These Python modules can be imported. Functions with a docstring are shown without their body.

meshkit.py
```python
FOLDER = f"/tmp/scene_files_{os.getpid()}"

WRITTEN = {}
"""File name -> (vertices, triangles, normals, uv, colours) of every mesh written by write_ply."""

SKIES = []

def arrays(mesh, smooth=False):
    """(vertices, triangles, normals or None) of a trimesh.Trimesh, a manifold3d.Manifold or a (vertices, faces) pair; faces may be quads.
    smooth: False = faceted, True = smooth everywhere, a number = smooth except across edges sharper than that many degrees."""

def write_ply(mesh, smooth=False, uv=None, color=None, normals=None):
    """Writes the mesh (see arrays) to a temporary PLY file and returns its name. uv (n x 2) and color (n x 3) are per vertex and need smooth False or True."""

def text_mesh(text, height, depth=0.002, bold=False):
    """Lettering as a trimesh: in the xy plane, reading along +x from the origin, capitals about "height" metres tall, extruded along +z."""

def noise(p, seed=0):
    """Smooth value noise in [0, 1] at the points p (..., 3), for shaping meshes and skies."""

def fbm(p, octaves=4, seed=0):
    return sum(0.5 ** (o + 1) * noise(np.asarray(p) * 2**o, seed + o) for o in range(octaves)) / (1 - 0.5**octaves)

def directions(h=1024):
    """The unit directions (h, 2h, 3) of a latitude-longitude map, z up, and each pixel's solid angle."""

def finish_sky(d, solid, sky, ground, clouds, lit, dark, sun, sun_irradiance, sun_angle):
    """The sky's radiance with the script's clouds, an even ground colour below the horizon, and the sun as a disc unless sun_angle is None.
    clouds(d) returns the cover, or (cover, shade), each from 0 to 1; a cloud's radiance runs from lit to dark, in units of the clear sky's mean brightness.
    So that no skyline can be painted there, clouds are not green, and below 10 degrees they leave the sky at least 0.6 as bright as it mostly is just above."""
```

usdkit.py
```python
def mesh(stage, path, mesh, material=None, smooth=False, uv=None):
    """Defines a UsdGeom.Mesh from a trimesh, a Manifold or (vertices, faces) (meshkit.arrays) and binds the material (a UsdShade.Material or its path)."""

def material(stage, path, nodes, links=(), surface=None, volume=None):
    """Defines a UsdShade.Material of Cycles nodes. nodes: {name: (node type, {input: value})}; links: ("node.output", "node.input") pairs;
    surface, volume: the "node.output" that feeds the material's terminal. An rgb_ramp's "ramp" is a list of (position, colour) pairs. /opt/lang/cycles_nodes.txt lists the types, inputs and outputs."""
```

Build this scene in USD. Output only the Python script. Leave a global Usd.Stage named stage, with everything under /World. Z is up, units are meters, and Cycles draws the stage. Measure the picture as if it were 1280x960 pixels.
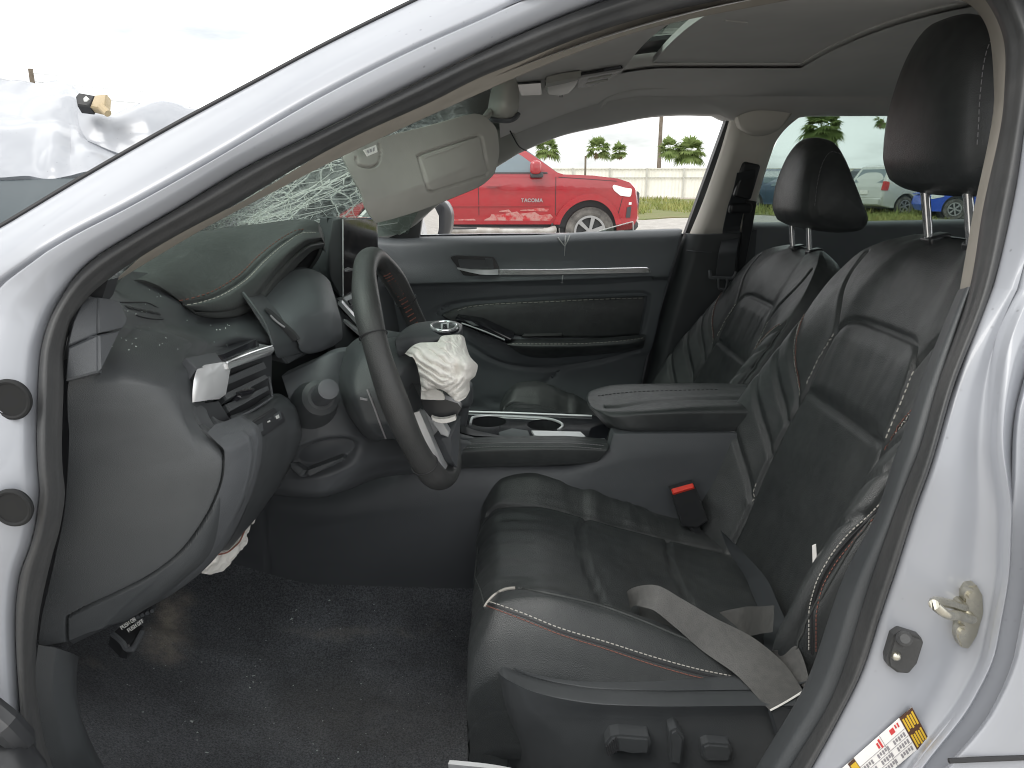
import math, random, sys
import numpy as np, trimesh, manifold3d as m3, shapely.geometry as sg, shapely.ops as so
from scipy.interpolate import PchipInterpolator
import usdkit, meshkit
from pxr import Usd, UsdGeom, UsdLux, UsdShade, Gf, Sdf

stage = Usd.Stage.CreateInMemory()
UsdGeom.SetStageUpAxis(stage, UsdGeom.Tokens.z); UsdGeom.SetStageMetersPerUnit(stage, 1.0)
UsdGeom.Xform.Define(stage, '/World'); UsdGeom.Scope.Define(stage, '/World/Looks')

# ---------------------------------------------------------------- camera, sky, sun, exposure
FPX, PITCH = 950.0, math.radians(14.9)
CAM = np.array([0.0, -0.55, 1.15])
cam = UsdGeom.Camera.Define(stage, '/World/camera')
cam.AddTranslateOp().Set(Gf.Vec3d(*CAM)); cam.AddRotateXOp().Set(90 - 14.9)
cam.CreateHorizontalApertureAttr(36.0); cam.CreateVerticalApertureAttr(27.0)
cam.CreateFocalLengthAttr(36.0 * FPX / 1280); cam.CreateClippingRangeAttr(Gf.Vec2f(0.05, 2000))
cam.CreateExposureAttr(0.56)

SUN_EL, SUN_ROT = math.radians(56), math.radians(228)          # rotation = atan2(x, y) of the direction to the sun
usdkit.material(stage, '/World/Looks/sky_look', {
    'sky': ('sky_texture', {'sky_type': 'single_scattering', 'sun_disc': False, 'sun_elevation': SUN_EL, 'sun_rotation': SUN_ROT, 'aerosol_density': 2.0}),
    'tc': ('texture_coordinate', {}), 'mp': ('mapping', {'scale': (1.3, 1.3, 6.0)}),
    'nz': ('noise_texture', {'scale': 1.7, 'detail': 7.0, 'roughness': 0.55}),
    'rp': ('rgb_ramp', {'ramp': [(0.30, (0.55, 0.55, 0.55)), (0.47, (0.9, 0.9, 0.9)), (0.6, (1, 1, 1))]}),
    'cl': ('rgb_ramp', {'ramp': [(0.34, (7.2, 7.4, 7.4)), (0.45, (11.0, 11.1, 11.0)), (0.55, (15.0, 15.1, 15.0))]}),
    'mx': ('mix_color', {}), 'bg': ('background_shader', {'strength': 0.09})},
    [('tc.generated', 'mp.vector'), ('mp.vector', 'nz.vector'), ('nz.fac', 'rp.fac'), ('nz.fac', 'cl.fac'), ('rp.color', 'mx.fac'),
     ('sky.color', 'mx.a'), ('cl.color', 'mx.b'), ('mx.result', 'bg.color')], surface='bg.background')
dome = UsdLux.DomeLight.Define(stage, '/World/sky')
UsdShade.MaterialBindingAPI.Apply(dome.GetPrim()).Bind(UsdShade.Material.Get(stage, '/World/Looks/sky_look'))
dome.GetPrim().SetCustomDataByKey('kind', 'structure')
sun = UsdLux.DistantLight.Define(stage, '/World/sun')
sun.CreateIntensityAttr(0.36); sun.CreateAngleAttr(35.0); sun.CreateNormalizeAttr(True); sun.CreateColorAttr(Gf.Vec3f(1.0, 0.97, 0.92))
sun.AddRotateZOp().Set(-math.degrees(SUN_ROT)); sun.AddRotateXOp().Set(-(90 - math.degrees(SUN_EL)))

# ---------------------------------------------------------------- helpers
CP, SP_ = math.cos(PITCH), math.sin(PITCH)
def raydir(u, v):
    a, b = (u - 640) / FPX, (480 - v) / FPX
    return np.array([a, CP + b * SP_, -SP_ + b * CP])
def P(u, v, y):                       # the point of the photograph's pixel that lies at car depth y (metres from the outer door skin)
    d = raydir(u, v); return CAM + d * ((y - CAM[1]) / d[1])
def PZ(u, v, z):
    d = raydir(u, v); return CAM + d * ((z - CAM[2]) / d[2])
def side(z):                          # how far the car's flank leans in at height z
    return 0.30 * np.clip((z - 0.9) / 0.5, 0, 2) ** 1.3
def S(u, v, off, mirror=False):       # point on the flank surface (driver side, or mirrored passenger side), off metres inboard
    d = raydir(u, v); lo, hi = 0.02, 6.0
    for _ in range(50):
        t = (lo + hi) / 2; p = CAM + d * t
        g = p[1] - (1.85 - side(p[2]) - off if mirror else side(p[2]) + off)
        if g < 0: lo = t
        else: hi = t
    return CAM + d * hi
def proj(X):
    q = np.asarray(X, float) - CAM
    ax = q[..., 1] * CP - q[..., 2] * SP_; up = q[..., 1] * SP_ + q[..., 2] * CP
    return np.stack([640 + FPX * q[..., 0] / ax, 480 - FPX * up / ax], -1)
def idx(pts, n):
    pts = np.asarray(pts, float)
    if len(pts) == 2: t = np.linspace(0, 1, n)[:, None].reshape((-1,) + (1,) * (pts.ndim - 1)); return pts[0] * (1 - t) + pts[1] * t
    return PchipInterpolator(np.arange(len(pts)), pts, axis=0)(np.linspace(0, len(pts) - 1, n))
def chord(pts, n, closed=False):
    pts = np.asarray(pts, float)
    if closed: pts = np.vstack([pts, pts[:1]])
    d = np.linalg.norm(np.diff(pts, axis=0), axis=1); keep = np.r_[True, d > 1e-9]; pts = pts[keep]
    s = np.r_[0, np.cumsum(np.linalg.norm(np.diff(pts, axis=0), axis=1))]
    q = np.linspace(0, s[-1], n + 1)[:-1] if closed else np.linspace(0, s[-1], n)
    if len(pts) == 2: return pts[0] + (pts[1] - pts[0]) * (q / s[-1])[:, None]
    return PchipInterpolator(s, pts, axis=0)(q)
def rad(G, d=1.0):                      # unit sight-line directions, used to give edges depth where they stand
    v = np.asarray(G) - CAM; return v / np.linalg.norm(v, axis=-1, keepdims=True) * d
def matched(curves, knots, n):        # curves resampled together so that their knots (fractional indices) stay abreast
    S0 = []
    for c in curves: S0.append(np.r_[0, np.cumsum(np.linalg.norm(np.diff(np.asarray(c, float), axis=0), axis=1))])
    K = np.array(knots, float); ln = np.interp(K[:, 0], np.arange(len(S0[0])), S0[0]); t = np.linspace(ln[0], ln[-1], n); out = []
    for c, s, k in zip(curves, S0, K.T):
        sk = np.interp(k, np.arange(len(s)), s); out.append(PchipInterpolator(s, np.asarray(c, float), axis=0)(PchipInterpolator(ln, sk)(t)))
    return out
def px(rows): return [[P(*c) for c in r] for r in rows]
def grid(rows, nu=40, nv=40):         # rows of points -> dense smooth grid
    eq = len({len(r) for r in rows}) == 1
    return idx(np.array([(idx if eq else chord)(r, nu) for r in rows]), nv)
def gnorm(G):
    a, b = np.gradient(G, axis=0), np.gradient(G, axis=1); n = np.cross(b, a)
    n /= np.maximum(np.linalg.norm(n, axis=-1, keepdims=True), 1e-12)
    f = np.sum(n * (CAM - G), -1) < 0; n[f] *= -1
    return n
def segdist(X, line):
    X = np.asarray(X, float); best = np.full(X.shape[:-1], 1e9); line = np.asarray(line, float)
    for a, b in zip(line[:-1], line[1:]):
        ab = b - a; t = np.clip(((X - a) @ ab) / max(ab @ ab, 1e-12), 0, 1)
        best = np.minimum(best, np.linalg.norm(X - a - t[..., None] * ab, axis=-1))
    return best
def smooth_line(l, n=40): return np.asarray(l, float) if len(l) > 1 and np.allclose(l[0], l[-1]) else chord(np.asarray(l, float), n)
def groove(G, lines, w=2.0, d=0.004): # seams traced in the photograph, sunk into the surface (w pixels wide, d metres deep)
    n, uv, D = gnorm(G), proj(G), np.zeros(G.shape[:2])
    for l in lines: D = np.maximum(D, np.exp(-(segdist(uv, smooth_line(l)) / w) ** 2))
    return G - n * (D * d)[..., None]
def qfaces(nv, nu, wrap=False):
    i, j = np.meshgrid(np.arange(nv - 1), np.arange(nu if wrap else nu - 1), indexing='ij'); i, j = i.ravel(), j.ravel()
    k = (j + 1) % nu
    return np.stack([i * nu + j, i * nu + k, (i + 1) * nu + k, (i + 1) * nu + j], 1)
def tri(q): return np.vstack([q[:, [0, 1, 2]], q[:, [0, 2, 3]]])
def fix(m):
    if m.volume < 0: m.invert()
    return m
def shell(G, off):                    # closed solid: the surface and its copy moved by off
    nv, nu = G.shape[:2]; n = nv * nu; B = G + (np.asarray(off) if np.ndim(off) else off * gnorm(G) * -1)
    q = qfaces(nv, nu); ring = np.r_[np.arange(nu), np.arange(1, nv) * nu + nu - 1, (nv - 1) * nu + np.arange(nu - 2, -1, -1), np.arange(nv - 2, 0, -1) * nu]
    r2 = np.roll(ring, -1)
    F = np.vstack([tri(q), tri(q)[:, ::-1] + n, tri(np.stack([r2, ring, ring + n, r2 + n], 1))])
    return fix(trimesh.Trimesh(np.vstack([G.reshape(-1, 3), B.reshape(-1, 3)]), F, process=False))
def wrapshell(G, caps=True):          # grid closed around its columns, capped at both ends
    nv, nu = G.shape[:2]; V = G.reshape(-1, 3); F = [tri(qfaces(nv, nu, True))]
    if caps:
        V = np.vstack([V, G[0].mean(0), G[-1].mean(0)]); j = np.arange(nu); k = (j + 1) % nu
        F += [np.stack([k, j, np.full(nu, nv * nu)], 1), np.stack([j, k, np.full(nu, nv * nu + 1)], 1) + np.array([(nv - 1) * nu, (nv - 1) * nu, 0])]
    return fix(trimesh.Trimesh(V, np.vstack(F), process=False))
def frames(path):
    T = np.gradient(path, axis=0); T /= np.maximum(np.linalg.norm(T, axis=1, keepdims=True), 1e-12)
    up = np.array([0, 0, 1.0]) if abs(T[0][2]) < 0.9 else np.array([1.0, 0, 0]); N = []
    n = np.cross(T[0], up); n /= np.linalg.norm(n)
    for t in T:
        n = n - t * (n @ t); n /= max(np.linalg.norm(n), 1e-12); N.append(n)
    N = np.array(N); return T, N, np.cross(T, N)
def tube(path, r, n=8, closed=False):
    path = np.asarray(path, float); T, N, B = frames(path); a = np.arange(n) * 2 * np.pi / n
    r = np.broadcast_to(np.asarray(r, float), (len(path),))[:, None, None]
    G = path[:, None] + r * (np.cos(a)[None, :, None] * N[:, None] + np.sin(a)[None, :, None] * B[:, None])
    if closed: G = np.vstack([G, G[:1]]); return wrapshell(G, False)
    return wrapshell(G)
def ribbon(path, across, t):          # strap: path points, across half-width vectors
    path, across = np.asarray(path, float), np.asarray(across, float)
    G = np.stack([path - across, path - across * 0.5, path, path + across * 0.5, path + across], 1)
    return shell(G, t)
def hull(pts): return trimesh.Trimesh(*(lambda h: (h.vertices, h.faces))(trimesh.convex.convex_hull(np.asarray(pts, float))), process=False)
def cbox(lo, hi, c=0.004):            # chamfered box
    lo, hi = np.minimum(lo, hi).astype(float), np.maximum(lo, hi).astype(float); c = min(c, (hi - lo).min() * 0.45); pts = []
    for k in range(3):
        a, b = lo + c, hi - c; a[k], b[k] = lo[k], hi[k]
        for i in np.ndindex(2, 2, 2): pts.append([(a, b)[i[0]][0], (a, b)[i[1]][1], (a, b)[i[2]][2]])
    return hull(pts)
def rbox(size, r, at=(0, 0, 0), rot=None, n=16):
    s = np.asarray(size, float) / 2 - r; sp = m3.Manifold.sphere(r, n)
    h = m3.Manifold.batch_hull([sp.translate([float(x) for x in s * (np.array(i) * 2 - 1)]) for i in np.ndindex(2, 2, 2)])
    k = h.to_mesh(); m = trimesh.Trimesh(k.vert_properties[:, :3], k.tri_verts, process=False)
    if rot is not None: m.apply_transform(rot)
    m.apply_translation(at); return m
def poly2(pts, rnd=0.0, n=8):
    p = sg.Polygon(pts).buffer(0)
    return p.buffer(-rnd, quad_segs=n).buffer(2 * rnd, quad_segs=n).buffer(-rnd, quad_segs=n) if rnd else p
def extrude_xz(p, y0, y1, bev=0.0):   # polygon in (x, z) pulled along y, front edge chamfered
    out = []
    for g in getattr(p, 'geoms', [p]):
        if bev:
            ins = g.buffer(-bev)
            a = trimesh.creation.extrude_polygon(g, y1 - y0 - bev, engine='earcut'); a.apply_translation([0, 0, bev]); out.append(a)
            for h in getattr(ins, 'geoms', [ins]):
                if not h.is_empty: b = trimesh.creation.extrude_polygon(h, bev * 1.2, engine='earcut'); out.append(b)
        else: out.append(trimesh.creation.extrude_polygon(g, y1 - y0, engine='earcut'))
    m = trimesh.util.concatenate(out); V = m.vertices.copy(); m.vertices = np.stack([V[:, 0], y0 + V[:, 2], V[:, 1]], 1); m.invert(); return m
def plate(pp, y0, y1, rnd=0.0, bev=0.0):   # outline traced at depth y0, made a solid down to depth y1
    return extrude_xz(poly2([(q[0], q[2]) for q in (P(u, v, y0) for u, v in pp)], rnd), y0, y1, bev)
def slab(pp, t, bev=0.0):             # convex plate through points (u, v, y), thickness t along the view-away y axis
    A = np.array([P(*c) for c in pp]); c = A.mean(0); n = np.linalg.svd(A - c)[2][2]
    if n @ (CAM - c) < 0: n = -n
    I = A + (c - A) * np.minimum(1, bev / np.maximum(np.linalg.norm(c - A, axis=1, keepdims=True), 1e-9)) if bev else A
    return hull(np.vstack([I, A - n * (bev or 1e-4), A - n * t]))
def cat(ms): return trimesh.util.concatenate([m for m in ms if m is not None])
def move(m, loc=(0, 0, 0), rz=0.0):
    m = m.copy()
    if rz: m.apply_transform(trimesh.transformations.rotation_matrix(rz, [0, 0, 1]))
    m.apply_translation(loc); return m
def rotm(ang, axis, pt=(0, 0, 0)): return trimesh.transformations.rotation_matrix(ang, axis, pt)
def drape(line, mesh, lift=0.001, n=60):   # pixels of a line -> points on a mesh
    uv = chord(np.asarray(line, float), n); D = np.array([raydir(*q) for q in uv]); D /= np.linalg.norm(D, axis=1, keepdims=True)
    loc, ri, _ = mesh.ray.intersects_location(np.tile(CAM, (n, 1)), D, multiple_hits=False)
    o = np.argsort(ri); return loc[o] - D[ri[o]] * lift
def dashes(path, step, fill=0.62, r=0.0008, seed=0):   # a row of stitches along a path
    path = np.asarray(path, float); s = np.r_[0, np.cumsum(np.linalg.norm(np.diff(path, axis=0), axis=1))]; out = []
    for a in np.arange(0, s[-1] - step, step):
        q = np.array([[np.interp(a + step * f, s, path[:, k]) for k in range(3)] for f in (0, fill)])
        out.append(tube(q, r, 5))
    return cat(out)

USED = set()
def fresh(base):
    n, k = base, 0
    while n in USED: k += 1; n = f'{base}_{k:03d}'
    USED.add(n); return n
def tagp(p, label=None, cat_=None, group=None, kind=None):
    for k, v in (('label', label), ('category', cat_), ('group', group), ('kind', kind)):
        if v: p.SetCustomDataByKey(k, v)
    return p
def thing(name, label, cat_, loc=(0, 0, 0), rz=0.0, group=None, scale=None):
    x = UsdGeom.Xform.Define(stage, fresh('/World/' + name)); x.AddTranslateOp().Set(Gf.Vec3d(*map(float, loc)))
    if rz: x.AddRotateZOp().Set(math.degrees(rz))
    if scale: x.AddScaleOp().Set(Gf.Vec3f(*scale))
    return tagp(x.GetPrim(), label, cat_, group)
def part(name, mesh, mat, parent=None, smooth=35, label=None, kind=None, cat_=None, group=None):
    base = (parent.GetPath().pathString if parent is not None else '/World') + '/' + name
    m = usdkit.mesh(stage, fresh(base), mesh, LOOK[mat], smooth=smooth)
    return tagp(m.GetPrim(), label, cat_, group, kind)
def copy_of(src, label, loc, rz=0.0, group=None, scale=None):
    r = thing(src.GetName().split('_0')[0], label, src.GetCustomDataByKey('category'), loc, rz, group or src.GetCustomDataByKey('group'), scale)
    r.GetReferences().AddInternalReference(src.GetPath()); r.SetInstanceable(True); return r

# ---------------------------------------------------------------- materials
LOOK = {}
def look(name, col, rough=0.5, metal=0.0, bump=None, vary=None, coat=0.0, spec=0.5, sheen=0.0, extra=None):
    """bump: (kind, scale, distance); vary: (second colour, noise scale, contrast low, high)"""
    n = {'p': ('principled_bsdf', {'base_color': col, 'roughness': rough, 'metallic': metal, 'coat_weight': coat, 'coat_roughness': 0.06, 'specular_ior_level': spec, 'sheen_weight': sheen})}
    l = [];
    if bump or vary or extra: n['tc'] = ('texture_coordinate', {})
    if vary:
        n['vn'] = ('noise_texture', {'scale': vary[1], 'detail': 6.0, 'roughness': 0.62}); n['vr'] = ('rgb_ramp', {'ramp': [(vary[2], col), (vary[3], vary[0])]})
        l += [('tc.object', 'vn.vector'), ('vn.fac', 'vr.fac'), ('vr.color', 'p.base_color')]
        n['rr'] = ('map_range', {'clamp': True, 'from_min': 0.3, 'from_max': 0.7, 'to_min': max(0.02, rough - 0.07), 'to_max': rough + 0.07}); l += [('vn.fac', 'rr.value'), ('rr.result', 'p.roughness')]
    if bump:
        kind, sc, dist = bump
        if kind == 'noise': n['bt'] = ('noise_texture', {'scale': sc, 'detail': 4.0, 'roughness': 0.6}); o = 'bt.fac'
        else: n['bt'] = ('voronoi_texture', {'scale': sc, 'feature': 'f1'}); o = 'bt.distance'
        n['bp'] = ('bump', {'strength': 1.0, 'distance': dist}); l += [('tc.object', 'bt.vector'), (o, 'bp.height'), ('bp.normal', 'p.normal')]
    LOOK[name] = usdkit.material(stage, '/World/Looks/' + name, n, l, surface='p.BSDF')
LOOK['paint_white'] = usdkit.material(stage, '/World/Looks/paint_white', {'tc': ('texture_coordinate', {}), 'n1': ('noise_texture', {'scale': 5.0, 'detail': 6.0}), 'r1': ('rgb_ramp', {'ramp': [(0.4, (0.325, 0.337, 0.366)), (0.75, (0.292, 0.304, 0.33))]}),
    'vo': ('voronoi_texture', {'scale': 75.0, 'feature': 'f1'}), 'vr': ('map_range', {'clamp': True, 'from_min': 0.05, 'from_max': 0.13, 'to_min': 1.0, 'to_max': 0.0}), 'n2': ('noise_texture', {'scale': 9.0, 'detail': 3.0}), 'nr': ('map_range', {'clamp': True, 'from_min': 0.5, 'from_max': 0.66, 'to_min': 0.0, 'to_max': 0.55}), 'mm': ('math', {'math_type': 'multiply'}),
    'mc': ('mix_color', {'b': (0.12, 0.12, 0.125)}), 'p': ('principled_bsdf', {'roughness': 0.36, 'coat_weight': 0.4, 'coat_roughness': 0.08})},
    [('tc.object', 'n1.vector'), ('n1.fac', 'r1.fac'), ('tc.object', 'vo.vector'), ('vo.distance', 'vr.value'), ('tc.object', 'n2.vector'), ('n2.fac', 'nr.value'), ('vr.result', 'mm.value1'), ('nr.result', 'mm.value2'), ('r1.color', 'mc.a'), ('mm.value', 'mc.fac'), ('mc.result', 'p.base_color')], surface='p.BSDF')
look('paint_dark', (0.02, 0.03, 0.035), 0.5)
look('rubber', (0.040, 0.041, 0.042), 0.5, bump=('noise', 260.0, 0.0004), vary=((0.062, 0.062, 0.062), 14.0, 0.4, 0.8))
look('plastic_dark', (0.074, 0.079, 0.085), 0.45, bump=('voronoi', 1500.0, 0.0002), vary=((0.092, 0.097, 0.104), 6.0, 0.35, 0.75))
look('plastic_soft', (0.046, 0.050, 0.053), 0.42, bump=('voronoi', 1500.0, 0.0002), vary=((0.064, 0.068, 0.071), 7.0, 0.4, 0.8))
look('plastic_door', (0.125, 0.138, 0.148), 0.5, bump=('voronoi', 700.0, 0.0003), vary=((0.15, 0.163, 0.174), 6.0, 0.4, 0.8))
look('plastic_black', (0.026, 0.027, 0.029), 0.3)
look('gloss_black', (0.008, 0.008, 0.010), 0.08, coat=0.5)
look('leather', (0.032, 0.035, 0.036), 0.29, bump=('voronoi', 900.0, 0.00035), vary=((0.052, 0.055, 0.055), 9.0, 0.35, 0.8))
look('leather_worn', (0.048, 0.052, 0.051), 0.5, bump=('noise', 160.0, 0.0006), vary=((0.064, 0.068, 0.066), 25.0, 0.4, 0.8))
look('wheel_leather', (0.036, 0.037, 0.037), 0.38, bump=('voronoi', 800.0, 0.0003), vary=((0.05, 0.05, 0.05), 14.0, 0.4, 0.8))
look('trim_beige', (0.33, 0.305, 0.265), 0.75, bump=('noise', 500.0, 0.0003), vary=((0.38, 0.35, 0.31), 20.0, 0.4, 0.8))
look('visor_grey', (0.40, 0.395, 0.36), 0.7, bump=('noise', 600.0, 0.0003), vary=((0.36, 0.355, 0.325), 12.0, 0.35, 0.75))
look('headliner', (0.58, 0.565, 0.55), 0.95, bump=('noise', 700.0, 0.0004), vary=((0.63, 0.615, 0.60), 10.0, 0.4, 0.8), sheen=0.15)
LOOK['carpet'] = usdkit.material(stage, '/World/Looks/carpet', {'tc': ('texture_coordinate', {}), 'n1': ('noise_texture', {'scale': 340.0, 'detail': 3.0, 'roughness': 0.7}), 'n2': ('noise_texture', {'scale': 6.0, 'detail': 5.0, 'roughness': 0.6}),
    'r1': ('rgb_ramp', {'ramp': [(0.36, (0.064, 0.069, 0.077)), (0.66, (0.20, 0.21, 0.226))]}), 'r2': ('rgb_ramp', {'ramp': [(0.36, (0.72, 0.72, 0.72)), (0.66, (1.25, 1.25, 1.25))]}), 'mu': ('mix_color', {'blend_type': 'multiply', 'fac': 1.0}),
    'du': ('attribute', {'attribute': 'dust'}), 'n3': ('noise_texture', {'scale': 46.0, 'detail': 5.0, 'roughness': 0.7}), 'r3': ('map_range', {'clamp': True, 'from_min': 0.3, 'from_max': 0.62, 'to_min': 0.15, 'to_max': 1.0}), 'mm': ('math', {'math_type': 'multiply', 'use_clamp': True}), 'md': ('mix_color', {'b': (0.46, 0.41, 0.35)}),
    'bp': ('bump', {'strength': 1.0, 'distance': 0.004}), 'p': ('principled_bsdf', {'roughness': 0.97, 'specular_ior_level': 0.15, 'sheen_weight': 0.12})},
    [('tc.object', 'n1.vector'), ('tc.object', 'n2.vector'), ('tc.object', 'n3.vector'), ('n1.fac', 'r1.fac'), ('n2.fac', 'r2.fac'), ('r1.color', 'mu.a'), ('r2.color', 'mu.b'), ('n3.fac', 'r3.value'), ('r3.result', 'mm.value1'), ('du.fac', 'mm.value2'), ('mm.value', 'md.fac'), ('mu.result', 'md.a'), ('md.result', 'p.base_color'), ('n1.fac', 'bp.height'), ('bp.normal', 'p.normal')], surface='p.BSDF')
look('carpet_dusty', (0.12, 0.105, 0.088), 0.95, bump=('noise', 420.0, 0.003), vary=((0.045, 0.043, 0.041), 22.0, 0.42, 0.6))
look('pillar_cloth', (0.66, 0.62, 0.56), 0.8, bump=('noise', 500.0, 0.0003), vary=((0.70, 0.66, 0.60), 20.0, 0.4, 0.8))
look('webbing', (0.066, 0.066, 0.064), 0.6, bump=('noise', 700.0, 0.0006), vary=((0.082, 0.081, 0.078), 120.0, 0.4, 0.6))
look('webbing_dark', (0.04, 0.044, 0.048), 0.6, bump=('noise', 900.0, 0.0003))
look('stitch_white', (0.44, 0.42, 0.385), 0.8)
look('stitch_red', (0.21, 0.085, 0.065), 0.8)
look('chrome', (0.85, 0.86, 0.87), 0.14, 0.85)
look('satin_metal', (0.70, 0.71, 0.72), 0.34, 0.55)
look('zinc', (0.62, 0.60, 0.52), 0.32, 1.0, vary=((0.42, 0.40, 0.33), 60.0, 0.4, 0.7))
look('red_plastic', (0.75, 0.05, 0.03), 0.35)
look('airbag', (0.74, 0.72, 0.68), 0.85, bump=('noise', 900.0, 0.0004), vary=((0.66, 0.64, 0.60), 40.0, 0.45, 0.75))
look('white_print', (0.72, 0.72, 0.70), 0.6)
look('label_white', (0.80, 0.78, 0.75), 0.5)
look('label_yellow', (0.62, 0.40, 0.03), 0.5)
look('label_brown', (0.07, 0.03, 0.015), 0.5)
look('label_red', (0.55, 0.05, 0.05), 0.5)
look('print_grey', (0.25, 0.24, 0.25), 0.6)
look('print_dark', (0.02, 0.02, 0.022), 0.6)
look('bright_trim', (0.78, 0.79, 0.81), 0.3, 0.25)
look('plug_black', (0.010, 0.0105, 0.011), 0.55, spec=0.3)
look('screen', (0.012, 0.011, 0.013), 0.07, vary=((0.03, 0.026, 0.026), 30.0, 0.35, 0.75))
look('mirror_glass', (0.9, 0.9, 0.9), 0.02, 1.0)
look('crumb', (0.62, 0.68, 0.65), 0.15)
LOOK['crack'] = usdkit.material(stage, '/World/Looks/crack', {'d': ('diffuse_bsdf', {'color': (0.94, 0.94, 0.92)}), 't': ('translucent_bsdf', {'color': (0.96, 0.96, 0.94)}), 'x': ('transparent_bsdf', {'color': (0.95, 1, 0.97)}), 'm': ('mix_closure', {'fac': 0.6}), 'n': ('mix_closure', {'fac': 0.92})}, [('d.BSDF', 'm.closure1'), ('t.BSDF', 'm.closure2'), ('x.BSDF', 'n.closure1'), ('m.closure', 'n.closure2')], surface='n.closure')
look('lamp_glass', (0.75, 0.76, 0.75), 0.1, coat=0.6)
def pane(name, tint, frost=0.0, frost_col=(0.5, 0.6, 0.55), cells=0.0):
    n = {'t': ('transparent_bsdf', {'color': tint}), 'g': ('glossy_bsdf', {'color': (1, 1, 1), 'roughness': 0.02}), 'f': ('fresnel', {'IOR': 1.45}), 'm': ('mix_closure', {})}
    l = [('f.fac', 'm.fac'), ('t.BSDF', 'm.closure1'), ('g.BSDF', 'm.closure2')]; s = 'm.closure'
    if frost:
        n.update({'tc': ('texture_coordinate', {}), 'mp': ('mapping', {'rotation': (0.35, 0.2, 0.6), 'scale': (1.0, 0.30, 1.0)}), 'vo': ('voronoi_texture', {'feature': 'distance_to_edge', 'scale': cells}),
                  'mr': ('map_range', {'clamp': True, 'from_min': 0.0, 'from_max': 0.06, 'to_min': min(1.0, frost * 3.2), 'to_max': frost * 0.45}), 'nz': ('noise_texture', {'scale': 4.0, 'detail': 4.0}),
                  'nr': ('map_range', {'clamp': True, 'from_min': 0.3, 'from_max': 0.65, 'to_min': 0.25, 'to_max': 1.0}), 'mm': ('math', {'math_type': 'multiply'}),
                  'd': ('diffuse_bsdf', {'color': frost_col}), 'tl': ('translucent_bsdf', {'color': frost_col}), 'dt': ('mix_closure', {'fac': 0.6}), 'm2': ('mix_closure', {})})
        l += [('tc.object', 'mp.vector'), ('mp.vector', 'vo.vector'), ('vo.distance', 'mr.value'), ('tc.object', 'nz.vector'), ('nz.fac', 'nr.value'), ('mr.result', 'mm.value1'), ('nr.result', 'mm.value2'),
              ('d.BSDF', 'dt.closure1'), ('tl.BSDF', 'dt.closure2'), ('mm.value', 'm2.fac'), ('m.closure', 'm2.closure1'), ('dt.closure', 'm2.closure2')]; s = 'm2.closure'
    LOOK[name] = usdkit.material(stage, '/World/Looks/' + name, n, l, surface=s)
pane('glass_tinted', (0.62, 0.68, 0.66))
pane('glass_clear', (0.80, 0.88, 0.84))
pane('glass_cracked', (0.84, 0.91, 0.88), 0.022, (0.85, 0.91, 0.88), 40.0)
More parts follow.
